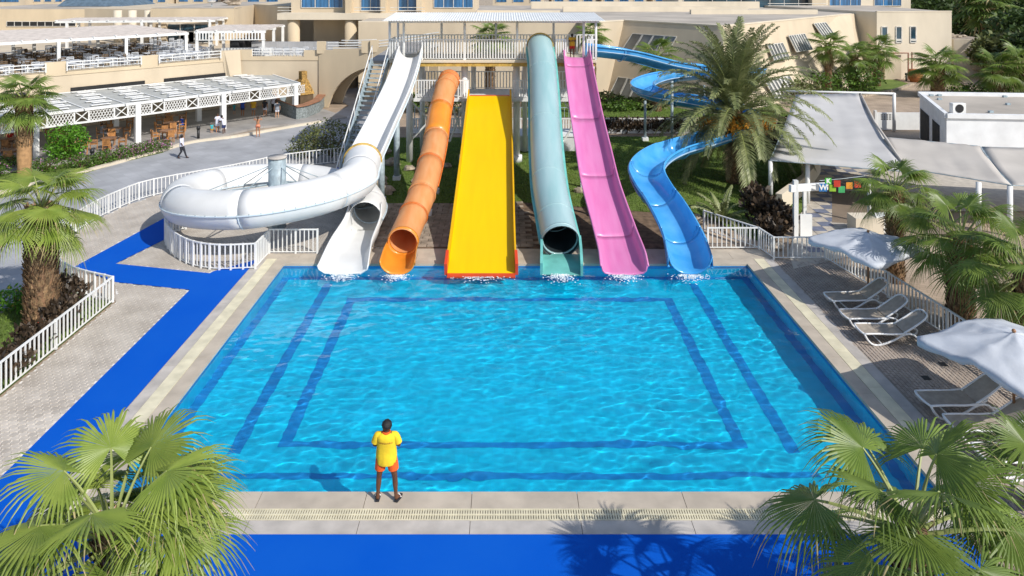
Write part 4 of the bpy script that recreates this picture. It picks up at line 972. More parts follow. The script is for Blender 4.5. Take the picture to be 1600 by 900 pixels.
# bridge with arch to the tower
br = thing('bridge', 'cream footbridge with a low arch joining the terrace to the slide tower', 'bridge', (0, 0, 0))
b0, b1 = Vector((XR - .05, WY, 0)), Vector((-6.2, 59.0, 0))
BX = -8.6
MBd = [(BX, 45.5), (-6.3, 45.5), (-6.2, 59.2), (BX, 59.4)]; d = b1 - b0; nn = Vector((-d.y, d.x, 0)).normalized()
N = 24
for s in (0, 1):
    V = []
    for i in range(N + 1):
        t = i / N; p = b0 + d * t + nn * (2.4 * s); zt_ = 4.9 + .9 * t ** 1.5 - .35 * math.sin(PI * t) * .3
        arch = 0 if (t < .1 or t > .985) else 3.6 * math.sin(PI * (t - .1) / .885) ** .5
        V += [(p.x, p.y, max(-.05, min(arch, zt_ - .5))), (p.x, p.y, zt_)]
    o = MB().add(V, [(2 * i, 2 * i + 2, 2 * i + 3, 2 * i + 1) for i in range(N)]).build('arch_wall', M['tan'], br); solid(o, .25, 0)
V = []
for i in range(N + 1):
    t = i / N; p = b0 + d * t; z = 4.55 + .9 * t ** 1.5; V += [(p.x, p.y, z), (p.x + nn.x * 2.4, p.y + nn.y * 2.4, z)]
solid(MB().add(V, [(2 * i, 2 * i + 2, 2 * i + 3, 2 * i + 1) for i in range(N)]).build('deck', M['terrace'], br), .2, -1)
MB().prism(MBd, 5.62, 5.8).build('link_deck', M['terrace'], br)
def bpt(t, z, s=0): p = b0 + d * t + nn * (2.4 * s); return Vector((p.x, p.y, 4.9 + .9 * t ** 1.5 - .1 * math.sin(PI * t) + z))
for a, b in ((.08, .42), (.55, 1)):
    for q in (.15, .38, .62):
        MB().tube([bpt(a + (b - a) * i / 8, q) for i in range(9)], .04, 6).build('rail', M['white'], br)
        MB().tube([bpt(a + (b - a) * i / 8, q, 1) for i in range(9)], .04, 6).build('rail', M['white'], br)
for t in (0, .42, .5): MB().box(-.35, .35, -.2, .2, -.3, .72).build('pier', M['tan'], br, loc=bpt(t + .02, 0))

# ------------------------------------------------------------------ lower pergola
pg = thing('restaurant_pergola', 'long white pergola with lattice fascia shading the restaurant tables', 'pergola', O1, ANG)
PT = 2.72
LL0, LL1 = -9.5, 17.7
po = MB().box(-.17, .17, -.17, .17, .1, PT - .02).mesh('post', M['white'])
for t in (-5.8, 0, 5.85, 11.7, 17.5):
    put('post', po, pg, (t, 0, 0)); put('post', po, pg, (t, 4.1, 0))
for z, h in ((PT - .02, .16), (PT - .82, .1)): MB().box(LL0, LL1 + .2, -.09, .09, z - h / 2, z + h / 2).build('fascia_rail', M['white'], pg)
def lattice(w, kind):
    b = MB(); z0, z1 = PT - .77, PT - .1; zc = (z0 + z1) / 2
    b.box(-.04, .04, -.045, .045, z0, z1)
    if kind: b.bar((.04, 0, z0), (w, 0, z1), .05, .06, (0, 1, 0)); b.bar((.04, 0, z1), (w, 0, z0), .05, .06, (0, 1, 0))
    else:
        n = 4
        for i in range(n):
            x0, x1 = .04 + (w - .04) * i / n, .04 + (w - .04) * (i + 1) / n; xm = (x0 + x1) / 2
            for a, c in (((x0, zc), (xm, z1)), ((xm, z1), (x1, zc)), ((x1, zc), (xm, z0)), ((xm, z0), (x0, zc)), ((x0, z1), (xm, zc)), ((xm, zc), (x1, z1)), ((x0, z0), (xm, zc)), ((xm, zc), (x1, z0))):
                b.bar((a[0], 0, a[1]), (c[0], 0, c[1]), .035, .05, (0, 1, 0))
    return b.mesh('lattice_panel', M['white'])
lx, ld = lattice(.82, 1), lattice(1.5, 0); x = LL0; k = 0
while x < LL1 - .8:
    put('lattice_panel', lx if k % 2 == 0 else ld, pg, (x, 0, 0)); x += .82 if k % 2 == 0 else 1.5; k += 1
cl = sheet('shade_cloth', [(LL0, 0), (LL1 + .2, 0), (LL1 + 1.6, 8.1), (LL0, 8.1)], PT + .02, mat('pergola_cloth', (.56, .57, .54), .9, .06, 1.5, trans=.25)); cl.parent = pg
bd = MB().box(0, 1.15, -.2, .2, 0, .035).mesh('roof_board', M['white'])
r = MB()
for i in range(11):
    for j in range(9):
        x = LL0 + .6 + i * 2.42 + (.25 * (j % 2)) + j * .1; y = .6 + j * .86
        if x < LL1 - .8: put('roof_board', bd, pg, (x, y, PT + .09 + .02 * (j % 2)))
for i in range(12): x = LL0 + i * 2.42; MB().box(x, x + .09, -.25, 8.1, PT + .04, PT + .085).build('rafter', M['white'], pg)
MB().bar((LL1 + .2, 0, PT), (LL1 + 1.6, 8.1, PT), .12, .18).build('end_beam', M['white'], pg)
MB().box(LL0, LL1 + 1.6, 8.02, 8.14, PT - .1, PT + .06).build('back_beam', M['white'], pg)

# bar counter
bc = thing('bar_counter', 'curved bar counter in grey green stone with a terracotta top', 'bar counter', (0, 0, 0))
cpts = [G(428, 160, .1), G(438, 176, .1), G(463, 187, .1), G(480, 184, .1), G(499, 176, .1), G(512, 160, .1)]
cp2 = [p + (p - UN(18, 6)).normalized() * -.55 for p in cpts]
V = []; 
for a, b in zip(cpts, cp2): V += [(a.x, a.y, .1), (a.x, a.y, 1.05), (b.x, b.y, 1.05), (b.x, b.y, .1)]
MB().add(V, [(4 * k + j, 4 * k + (j + 1) % 4, 4 * k + 4 + (j + 1) % 4, 4 * k + 4 + j) for k in range(5) for j in range(4)] + [(3, 2, 1, 0), (20, 21, 22, 23)]).build('cladding', M['bluestone'], bc)
V = []
for a, b in zip(cpts, cp2):
    dd = (a - b).normalized() * .12; a = a + dd; b = b - dd; V += [(a.x, a.y, 1.052), (a.x, a.y, 1.12), (b.x, b.y, 1.12), (b.x, b.y, 1.052)]
MB().add(V, [(4 * k + j, 4 * k + (j + 1) % 4, 4 * k + 4 + (j + 1) % 4, 4 * k + 4 + j) for k in range(5) for j in range(4)] + [(3, 2, 1, 0), (20, 21, 22, 23)]).build('counter_top', M['countertop'], bc)
hut = thing('thatched_oven', 'small thatched chimney hood standing behind the bar counter', 'oven', UN(20.2, 3.4)); hut.rotation_euler[2] = ANG
MB().prism([(-.7, -.7), (.7, -.7), (.7, .7), (-.7, .7)], 1.3, 2.5, [(-.3, -.3), (.3, -.3), (.3, .3), (-.3, .3)]).build('hood', M['thatch'], hut)
MB().box(-.25, .25, -.25, .25, 2.5, 3.2).build('chimney', M['thatch'], hut); MB().box(-.62, .62, -.62, .62, .12, 1.3).build('base', M['stem'], hut)
for i in range(5):
    o = MB().box(-.3, .3, -.25, .25, .12, 1.0 + .1 * (i % 2)).build('drinks_machine', M['blackmetal'] if i % 2 else M['steel'], None, loc=UN(18.2 + .7 * i, 5.6)); tag(o, '%s bar machine from the left in the shade behind the counter' % ORD[i], 'machine', 'machines behind the bar')

# ------------------------------------------------------------------ tables and chairs
def chair_meshes():
    f = MB()
    for x in (-.2, .2):
        f.bar((x, -.2, 0), (x, -.2, .44), .045); f.bar((x, .2, 0), (x, .26, .92), .045); f.bar((x, -.22, .64), (x, .22, .66), .05, .035); f.bar((x, -.2, .44), (x, -.2, .64), .04)
    s = MB().box(-.23, .23, -.24, .22, .41, .46); b = MB().box(-.2, .2, .225, .25, .5, .9)
    return f.mesh('frame', M['wood']), s.mesh('seat', M['wood']), b.mesh('backrest', M['wood'])
cfr, cse, cba = chair_meshes(); ttop = MB().tube([(0, 0, .70), (0, 0, .75)], .52, 16).mesh('tabletop', M['tabletop']); tleg = MB().tube([(0, 0, .04), (0, 0, .7)], .06, 8).mesh('pedestal', M['wood']); tft = MB().box(-.32, .32, -.04, .04, 0, .05).box(-.04, .04, -.32, .32, 0, .049).mesh('foot', M['wood'])
SC = .92
def wchair(label, p, rz):
    t = thing('wooden_chair', label, 'chair', p, rz, 'wooden chairs under the pergola', SC); put('frame', cfr, t); put('seat', cse, t); put('backrest', cba, t); return t
def wtable(label, p, rz=0, n=4):
    t = thing('wooden_table', label, 'table', p, rz, 'round tables under the pergola', SC); put('tabletop', ttop, t); put('pedestal', tleg, t); put('foot', tft, t); return t
tabs = [(UN(1.6, -.9), 'beside the bright green shrub'), (UN(3.9, -.6), 'in front of the flower hedge'), (UN(7.4, -.9), 'right of the second pergola post'), (UN(2.2, 1.6), 'with the bent over diner'),
        (UN(-1.2, .2), 'left of the first pergola post'), (UN(-3.6, -.2), 'behind the shaved palm trunk'), (UN(5.2, 2.4), 'behind the second pergola post'), (UN(8.6, 1.6), 'by the diner in the light blue shirt'),
        (UN(9.8, 4.4), 'far back near the bar'), (UN(6.4, 5.6), 'far back in the middle of the pergola'), (UN(2.8, 5.0), 'far back left under the pergola'), (UN(-.6, 3.6), 'behind the first pergola post'), (UN(-4.8, 3.2), 'at the left photo edge'), (UN(-6.3, -.6), 'cut off by the left photo edge')]
for i, (p, lb) in enumerate(tabs):
    p.z = .12; wtable('round table ' + lb, p)
    for k, (a, sd) in enumerate(((30, 'right side'), (120, 'far side'), (210, 'left side'), (300, 'near side'))):
        q = R(a + random.uniform(-14, 14)); dd = Vector((math.cos(q), math.sin(q), 0)); wchair('chair on the %s of the table %s' % (sd, lb), p + dd * random.uniform(.72, .85), q - PI / 2)
# white chairs and tables crowded on the upper terrace
wc = MB()
for x in (-.24, .24):
    wc.bar((x, -.22, 0), (x, -.22, .64), .05); wc.bar((x, .22, 0), (x, .28, .9), .05); wc.bar((x, -.24, .65), (x, .24, .66), .06, .04)
wc.box(-.24, .24, -.24, .22, .40, .45)
for z in (.5, .62, .74, .86): wc.box(-.24, .24, .225, .26, z, z + .07)
wcm = wc.mesh('resin_chair', M['terrchair']); dk = MB(); dk.v, dk.f, dk.m = list(wc.v), list(wc.f), list(wc.m); dkm = dk.mesh('brown_chair', M['stem'])
wtm = MB().box(-.42, .42, -.42, .42, .70, .74).bar((0, 0, 0), (0, 0, .7), .07).box(-.3, .3, -.3, .3, 0, .03).mesh('square_table', M['terrchair'])
nW = 0
rnd = random.Random(77)
for r_ in range(9):
    nn_ = 9.3 + r_ * 1.75
    t = -9.0 + (r_ % 2) * .9; kt = 0; RW = ('front', 'second', 'third', 'fourth', 'fifth', 'sixth', 'seventh', 'eighth', 'ninth')[r_]
    while t < 20.5:
        p = UN(t + rnd.uniform(-.2, .2), nn_ + rnd.uniform(-.2, .2), TZ); px = 788 + p.x * FOC / p.y
        if -8 < px < 318 and not (r_ > 5 and px > 300) and nW < 290:
            deep = r_ >= 1 and px < 240
            o = put('square_table', wtm, None, p, (0, 0, ANG)); kt += 1; tag(o, '%s square white table from the left in the %s row of the upper terrace' % (ORD[min(19, kt - 1)], RW), 'table', 'tables on the upper terrace')
            for a in ((0, 180) if r_ % 2 else (90, 270)) if not r_ < 2 else (0, 90, 180):
                SD = {0: 'right', 180: 'left', 90: 'far', 270: 'near'}[a]; TL = '%s side of the %s table from the left, %s upper terrace row' % (SD, ORD[min(19, kt - 1)], RW)
                q = R(a) + ANG; dd = Vector((math.cos(q), math.sin(q), 0)) * .72
                o = put('terrace_chair', dkm if deep and rnd.random() < .7 else wcm, None, p + dd, (0, 0, q - PI / 2 + rnd.uniform(-.3, .3)))
                if o.data is dkm: tag(o, 'dark chair, ' + TL, 'chair', 'dark chairs on the upper terrace')
                else: tag(o, 'white chair, ' + TL, 'chair', 'white chairs on the upper terrace'); nW += 1
        t += 2.25
for i in range(7):
    for j in range(2):
        p = Vector((-21.6 + i * .95 + .3 * j, WY + 1.0 + j * 1.2, TZ))
        if p.x < XR - .6: o = put('terrace_chair', wcm, None, p, (0, 0, rnd.uniform(-.5, .5) + (PI if i % 2 else 0))); tag(o, '%s white chair from the left in the %s row behind the railing by the footbridge' % (ORD[i], ('front', 'back')[j]), 'chair', 'white chairs left of the footbridge')
# upper pergolas
def slat_pergola(label, org, ang, L, Dp, z, posts, rows, fringe=False):
    t = thing('terrace_pergola', label, 'pergola', org, ang)
    for x in posts:
        for y in (0, Dp * .5, Dp): MB().box(x - .11, x + .11, y - .11, y + .11, 0, z).build('post', M['white'], t)
    for y in (0, Dp * .5, Dp): MB().box(-.1 if not fringe else -.2, L, y - .09, y + .09, z - .1, z + .1).build('beam', M['white'], t)
    s = MB().box(-.2, L, -.15, .15, 0, .04).mesh('roof_slat', M['slat'])
    for i in range(rows): o = put('roof_slat', s, t, (0, .3 + i * (Dp - .4) / rows, z + .12), (R(14), 0, 0))
    for i in range(int(L / 1.6) + 1): MB().box(i * 1.6 - .05, i * 1.6 + .05, -.2, Dp + .1, z + .1, z + .17).build('rafter', M['white'], t)
    if fringe:
        fm = MB().box(-.05, .05, -.03, .03, z - .65, z - .1).mesh('fringe_slat', M['white'])
        for i in range(int(L / .26)): put('fringe_slat', fm, t, (i * .26, -.12, 0))
        MB().box(-.1, L, -.15, -.09, z - .72, z - .65).build('fringe_rail', M['white'], t)
p0 = Vector((-33.9, 55, TZ)) - u_ * 12
slat_pergola('long white slatted pergola over the dark tables of the upper terrace', p0, ANG, 21.8, 13.5, 2.25, (2.4, 7.2, 12, 16.8, 21.6), 27)
slat_pergola('white slatted pergola behind the long one at the left edge', Vector((-44, 71, TZ)), .12, 15, 5, 2.7, (1, 8, 14.5), 8)
slat_pergola('small square white pergola with a hanging slat fringe on the upper terrace', PXZ(308, 62.5, TZ), .08, 5.8, 7.5, 2.35, (0, 5.6), 12, True)
for i, (px, w) in enumerate(((345, 3.2), (395, 1.6))):
    o = MB().box(0, w, 0, .5, 0, .85).build('service_counter', M['white'], None, loc=PXZ(px, 63.5, TZ)); tag(o, ['white service counter under the small pergola', 'white box counter right of the small pergola'][i], 'counter')
for i in range(4):
    o = bevel(MB().box(-.4, .4, -.4, .4, 0, 1.5).build('covered_equipment', M['blackmetal'], None, loc=PXZ(368 + i * 9, 65.5 + i * .5, TZ)), .08); tag(o, '%s dark covered equipment from the left under the small pergola' % ORD[i], 'equipment', 'covered equipment under the small pergola')

# ------------------------------------------------------------------ back buildings
def P4(bl, br_, tl, tr, u, v, off=0):
    a = bl.lerp(br_, u); b = tl.lerp(tr, u); n = (br_ - bl).cross(tl - bl).normalized()
    return a.lerp(b, v) + n * off
def window(root, W4, u0, u1, v0, v1, n=3, glass='glass', fr_=.06, mull=.06, name='window', skew=0):
    q = lambda u, v, o: P4(*W4, u + skew * (v - v0), v, o)
    f = MB(); s = [q(u0, v0, .03), q(u1, v0, .03), q(u1, v1, .03), q(u0, v1, .03)]; f.add(s, [(0, 1, 2, 3)]); pane = f.mesh('pane', M[glass])
    w = MB()
    N = (W4[1] - W4[0]).cross(W4[2] - W4[0]).normalized()
    for a, b in (((u0, v0), (u1, v0)), ((u1, v0), (u1, v1)), ((u1, v1), (u0, v1)), ((u0, v1), (u0, v0))): w.bar(q(*a, .04), q(*b, .04), fr_, .1, N)
    for i in range(1, n): u = u0 + (u1 - u0) * i / n; w.bar(q(u, v0, .04), q(u, v1, .04), mull, .09, N)
    o = w.build(name, M['frame'], root); put('pane', pane, o); return o
def quadwall(a, b, z0, z1): return (Vector((a[0], a[1], z0)), Vector((b[0], b[1], z0)), Vector((a[0], a[1], z1)), Vector((b[0], b[1], z1)))
V2 = lambda px, Y: (PXZ(px, Y, 0).x, Y)
# central building
cbd = thing('central_building', 'large low cream building with sloping walls and a flat grey roof behind the slides', 'building', (0, 0, 0))
z1 = 7.0
top = [V2(560, 66), V2(905, 66), V2(912, 64.5), V2(975, 68), V2(1130, 60), V2(1310, 78), V2(1330, 80), (55, 105), (-16, 105)]
bot = [V2(560, 66), V2(898, 66), V2(890, 63.5), V2(948, 67), V2(1132, 58), V2(1345, 74), V2(1350, 78), (55, 105), (-16, 105)]
MB().prism(bot, -.05, z1, top).build('wall', M['tan2'], cbd)
for i in range(len(top) - 3):
    a, b = Vector((*top[i], z1)), Vector((*top[i + 1], z1)); MB().bar(a + Vector((0, .18, .04)), b + Vector((0, .18, .04)), .34, .12).build('coping', M['pale'], cbd)
MB().prism([(p[0] * .995 + .1, p[1] + .4) for p in top], z1 + .005, z1 + .02).build('roof', M['roof'], cbd)
w3 = lambda i: (Vector((*bot[i], 0)), Vector((*bot[i + 1], 0)), Vector((*top[i], z1)), Vector((*top[i + 1], z1)))
window(cbd, w3(3), .05, .50, .62, .84, 4, 'slopeglass', skew=.35, mull=.16); window(cbd, w3(3), .02, .40, .02, .27, 4, 'slopeglass', skew=.2, mull=.16)
window(cbd, w3(4), .52, .66, .58, .80, 7, 'slopeglass', skew=-.2, mull=.12); window(cbd, w3(4), .78, .9, .72, .92, 5, 'slopeglass', skew=-.3, mull=.12); window(cbd, w3(4), .34, .46, .52, .72, 5, 'slopeglass', skew=-.2, mull=.12)
window(cbd, w3(4), .32, .5, .05, .3, 7, 'slopeglass', skew=-.25, mull=.2); window(cbd, w3(4), .72, .84, .04, .24, 6, 'slopeglass', skew=-.3, mull=.2)
for i, (px, Y, w, d_, h) in enumerate(((745, 78, 9, .6, .5), (880, 86, 22, .8, .6), (1080, 80, 14, .7, .5), (830, 95, 30, .8, .9))):
    p = PXZ(px, Y, z1 + .02); MB().box(0, w, 0, d_, 0, h).build('roof_kerb', M['pale'], cbd, loc=p)
# right windowed wing
rw = thing('windowed_wing', 'cream block with three narrow windows at the right of the central building', 'building', (0, 0, 0))
a, b = V2(1370, 79), V2(1487, 80); MB().prism([V2(1312, 84), a, b, (b[0] + .2, 100), (a[0] - 6, 100)], -.05, 7.3).build('wall', M['pale'], rw)
W_ = quadwall(a, b, 0, 7.3)
for u in (.06, .25, .44):
    f = window(rw, W_, u, u + .075, .54, .78, 1, fr_=.1)
    q = P4(*W_, u + .037, .58, .07); MB().box(q.x - .28, q.x + .28, q.y - .03, q.y + .03, q.z - .12, q.z + .12).build('blind', M['frame'], f)
MB().bar(Vector((a[0], a[1] + .15, 7.34)), Vector((b[0], b[1] + .15, 7.34)), .36, .12).build('coping', M['pale'], rw)
MB().prism([V2(1312, 84.3), (a[0], a[1] + .4), (b[0] - .2, b[1] + .4), (b[0], 99.7), (a[0] - 6, 99.7)], 7.305, 7.32).build('roof', M['roof'], rw)
pp_ = PXZ(1398, 78.6, 0)
o = MB().box(pp_.x - 1.1, pp_.x + .7, 78.6, 79.1, 0, 2.7).build('door_recess', M['tan2'], rw)
pi = thing('rusty_pipe', 'rusty red pipe frame against the cream wall under the three windows', 'pipe', (pp_.x, 78.3, 0))
MB().tube([(-1.0, 0, 2.9), (1.3, 0, 2.9), (1.3, 0, 0)], .09, 6).build('pipe_run', M['pipe'], pi); MB().tube([(1.7, 0, 3.0), (1.7, 0, 0)], .07, 6).build('riser', M['pipe'], pi)
o = MB().loft([((0, 0, 0), .5, .5), ((0, 0, .7), .75, .75), ((0, 0, 1.3), .6, .6)], 12).build('terracotta_pot', M['terracotta'], None, True, PXZ(1430, 77, 0)); tag(o, 'orange terracotta pot at the foot of the cream wall', 'pot')
an = thing('annexe', 'low cream annexe with slanted end wall right of the windowed block', 'building', (0, 0, 0))
a, b = V2(1490, 82), V2(1566, 80)
MB().prism([a, b, (b[0] + 4, 92), (a[0], 92)], -.05, 4.1, [a, b, (b[0], 92), (a[0], 92)]).build('wall', M['pale'], an)
MB().prism([b, V2(1600, 77), (b[0] + 5, 88), (b[0], 90)], -.05, .9, [(b[0] - 3, b[1] - .01), V2(1590, 77), (b[0] + 4, 88), (b[0], 90)]).build('slanted_wall', M['tan2'], an)
MB().prism([(a[0], a[1] + .3), (b[0] - .3, b[1] + .3), (b[0] - .3, 91.6), (a[0], 91.6)], 4.1, 4.12).build('roof', M['stone'], an)
for i in range(30): MB().ball((random.uniform(a[0] + .5, b[0] - 1), random.uniform(84, 90), 4.2), (random.uniform(.2, .6), .3, .2), 6, 4, .3).build('roof_rubble', M['rock'], an)
MB().tube([(a[0], a[1] - .1, 2.2), (b[0] - 1.5, b[1] - .1, 2.1)], .04, 5).build('wall_pipe', M['steel'], an)
MB().tube([(b[0] - 2, b[1] - .15, .2), (b[0] - 2, b[1] - .15, 3.2)], .06, 5).build('wall_pipe', M['steel'], an)
# hotel block in the top middle
hb = thing('hotel_block', 'hotel block with blue curtained windows raised on round columns', 'building', (0, 0, 0))
ya = 74; fa = V2(455, ya); fb = V2(742, ya)
MB().box(fa[0], fb[0], ya, ya + 12, 7.5, 13).build('wall', M['tan2'], hb)
MB().box(PXZ(434, ya - 1.6, 0).x, PXZ(664, ya - 1.6, 0).x, ya - 1.8, ya + .3, 6.85, 7.5).build('balcony_slab', M['pale'], hb)
for px0, px1 in ((434, 456), (553, 602), (610, 664)): 
    x0, x1 = PXZ(px0, ya - 1.7, 0).x, PXZ(px1, ya - 1.7, 0).x
    for z in (7.75, 8.05): MB().box(x0, x1, ya - 1.78, ya - 1.72, z, z + .06).build('balcony_rail', M['frame'], hb)
W_ = quadwall(fa, fb, 7.5, 13)
U1 = lambda px: (px - 455) / (742 - 455)
for p0_, p1_, n in ((471, 536, 3), (564, 594, 2), (623, 652, 2), (678, 744, 4)):
    window(hb, W_, U1(p0_), min(.99, U1(p1_)), .09 if n > 2 else .03, .6, n, 'bluegl')
for px in (548, 602, 657): MB().box(PXZ(px, ya, 0).x - .25, PXZ(px, ya, 0).x + .25, ya - 1.4, ya, 7.5, 13).build('fin_wall', M['tan'], hb)
for px in (459, 548): p = PXZ(px, ya - 1, 0); MB().tube([(p.x, p.y, 0), (p.x, p.y, 6.85)], 1.2 / 2, 20).build('column', M['tan'], hb, True)
MB().box(PXZ(462, 79, 0).x, PXZ(700, 79, 0).x, 80, 80.4, 0, 7.5).build('recess_wall', M['tan2'], hb)
for px0, px1 in ((570, 645),): MB().box(PXZ(px0, 79.5, 0).x, PXZ(px1, 79.5, 0).x, 79.9, 79.98, 4.6, 6.6).build('dark_opening', M['dark'], hb)
MB().box(PXZ(490, 77, 0).x, PXZ(560, 77, 0).x, 77, 77.4, 0, 6.85).build('recess_wall', M['tan2'], hb)
MB().box(PXZ(393, 66, 0).x, PXZ(528, 66, 0).x, 66, 66.3, 4, 5.2).build('grey_screen_wall', M['walk'], hb)
# restaurant main building far left
rb = thing('restaurant_building', 'tan flat roofed restaurant building behind the upper terrace', 'building', (0, 0, 0))
def blk(p0, p1, Y, Y2, z0, z1, m='tan'): MB().box(PXZ(p0, Y, 0).x, PXZ(p1, Y, 0).x, Y, Y2, z0, z1).build('wall', M[m], rb)
blk(-60, 132, 84, 100, 3, 7.4); MB().prism([V2(132, 84), V2(240, 80), (PXZ(240, 80, 0).x, 100), (PXZ(132, 84, 0).x, 100)], 3, 7.5).build('wall', M['tan2'], rb)
blk(235, 366, 78, 98, 3, 7.72); MB().prism([V2(366, 78), V2(398, 84), (PXZ(398, 84, 0).x, 98), (PXZ(366, 78, 0).x, 98)], 3, 7.9).build('wall', M['tan2'], rb)
MB().prism([V2(396, 84), V2(452, 77), (PXZ(452, 84, 0).x, 98), (PXZ(396, 84, 0).x, 98)], 3, 8.0).build('wall', M['tan'], rb)
for p0_, p1_, Y in ((-60, 132, 84), (235, 366, 78)): MB().box(PXZ(p0_, Y, 0).x - .05, PXZ(p1_, Y, 0).x + .05, Y + .3, 99, 7.73 if Y < 80 else 7.41, 7.78 if Y < 80 else 7.46).build('roof', M['roof'], rb)
W_ = quadwall(V2(235, 78), V2(366, 78), 4, 7.72); U2 = lambda px: (px - 235) / 131
window(rb, W_, U2(260), U2(326), .02, .56, 3, 'glass', .1, .1)
d_ = window(rb, W_, U2(281), U2(308), .01, .34, 2, 'glass', .12, .1, 'door'); 
MB().box(PXZ(246, 77.9, 0).x, PXZ(262, 77.9, 0).x, 77.5, 77.95, 4, 6.1).build('pilaster', M['tan'], rb)
W_ = quadwall(V2(-60, 84), V2(132, 84), 4, 7.4); window(rb, W_, .37, .93, .42, .58, 9, 'dark', .05, .05)
W_ = quadwall(V2(132, 84), V2(240, 80), 4, 7.5)
for a_, b_ in ((.06, .2), (.3, .43), (.5, .66), (.76, .9)): window(rb, W_, a_, b_, .05, .42, 2)
for px in (184, 207, 232): p = PXZ(px, 79, 0); MB().tube([(p.x, p.y, 4), (p.x, p.y, 7.5)], .42, 14).build('column', M['pale'], rb, True)
MB().prism([(PXZ(104, 92, 0).x, 90), (PXZ(202, 92, 0).x, 90), (PXZ(202, 92, 0).x, 99), (PXZ(104, 92, 0).x, 99)], 7.5, 10.3, [(PXZ(136, 94, 0).x, 94), (PXZ(170, 94, 0).x, 94), (PXZ(170, 94, 0).x, 95), (PXZ(136, 94, 0).x, 95)]).build('pyramid_roof', M['bluestroof'], rb)
dsh = thing('satellite_dish', 'white satellite dish on the flat roof above the restaurant door', 'satellite dish', PXZ(331, 82, 7.78)); MB().loft([((0, 0, .35), .05, .05), ((0, -.1, .55), .4, .4), ((0, -.15, .7), .55, .5)], 14).build('dish', M['white'], dsh, True); MB().tube([(0, 0, 0), (0, 0, .4)], .05, 6).build('mast', M['steel'], dsh)
rd = MB().ball((0, 0, .4), (1.2, .8, .5), 9, 6, .25).build('roof_debris', M['rock'], None, False, PXZ(365, 86, 7.78)); tag(rd, 'heap of pale debris on the flat roof right of the satellite dish', 'debris')
# rear row of villas and upper hotel
for i, (p0_, p1_, Y, zt_, lb) in enumerate(((-120, 40, 122, 12.5, 'far cream villa at the top left corner'), (50, 100, 124, 12.5, 'far villa left of the slate pyramid roof'), (205, 262, 122, 12, 'far villa right of the slate pyramid roof'), (275, 345, 124, 12.3, 'far villa above the satellite dish'), (352, 440, 120, 12, 'far villa left of the hotel block'),
        (770, 850, 122, 12, 'far villa above the slide tower roof'), (862, 930, 122, 12, 'far villa above the right end of the tower roof'), (940, 1010, 124, 12, 'far villa right of the tower roof'), (1020, 1090, 126, 12, 'far villa behind the central roof'))):
    v = thing('villa', lb, 'building', (0, 0, 0)); x0, x1 = PXZ(p0_, Y, 0).x, PXZ(p1_, Y, 0).x
    MB().box(x0, x1, Y, Y + 8, -.05, zt_).build('wall', M['tan2'], v); MB().box(x0 - .3, x1 + .3, Y - .5, Y + 8.2, 9.6, 9.8).build('ledge', M['pale'], v)
    for k in range(3):
        xa_ = x0 + (x1 - x0) * (k + .2) / 3; xb_ = x0 + (x1 - x0) * (k + .8) / 3
        w = MB().box(xa_, xb_, Y - .06, Y - .02, 7.0, 9.3).build('window', M['bluegl'], v); MB().box(xa_ - .08, xa_, Y - .1, Y - .01, 6.9, 9.4).build('frame', M['frame'], w)
        MB().box(xa_ + .4, xb_ + .1, Y - .5, Y - .1, 5.4, 6.2).build('planter', M['pale'], v)
uh = thing('upper_hotel_wing', 'hotel wing with long dark glazing at the top right above the central roof', 'building', (0, 0, 0))
x0, x1 = PXZ(1060, 98, 0).x, PXZ(1423, 98, 0).x; Y = 98
MB().box(x0, x1, Y, Y + 10, -.05, 13).build('wall', M['pale'], uh); W_ = quadwall((x0, Y), (x1, Y), 0, 13); U3 = lambda px: (px - 1060) / 363
window(uh, W_, U3(1068), U3(1270), .54, .98, 9, 'glass'); window(uh, W_, U3(1296), U3(1345), .56, .98, 3, 'bluegl'); window(uh, W_, U3(1366), U3(1408), .56, .98, 3, 'bluegl')
MB().box(PXZ(1268, 97, 0).x, PXZ(1290, 97, 0).x, 96.8, 98, 6, 13).build('pier', M['tan2'], uh)
for z in (7.3, 7.6): MB().box(PXZ(1200, 96, 0).x, PXZ(1292, 96, 0).x, 96, 96.06, z, z + .08).build('balcony_rail', M['frame'], uh)
hill = MB(); n = 26
V = []
for j in range(n + 1):
    for i in range(n + 1):
        x = -200 + 500 * i / n; y = 135 + 160 * j / n; V.append((x, y, -.2 + 13 * (1 - math.exp(-j / 5)) * (.7 + .6 * noise.noise(Vector((x * .03, y * .03, 0)))) * (1 if x > 40 else .55)))
struct(hill.add(V, [(j * (n + 1) + i, j * (n + 1) + i + 1, (j + 1) * (n + 1) + i + 1, (j + 1) * (n + 1) + i) for j in range(n) for i in range(n)]).build('hillside', M['rock']))
# fallen grey stair slab under the upper tower deck and the rear dark railing
railing('rear_railing', [PXZ(648, 52, .4), PXZ(930, 52, .4)], 1.3, .32, label='dark railing across the back behind the lower tower deck', m=M['steel'], w=.04)

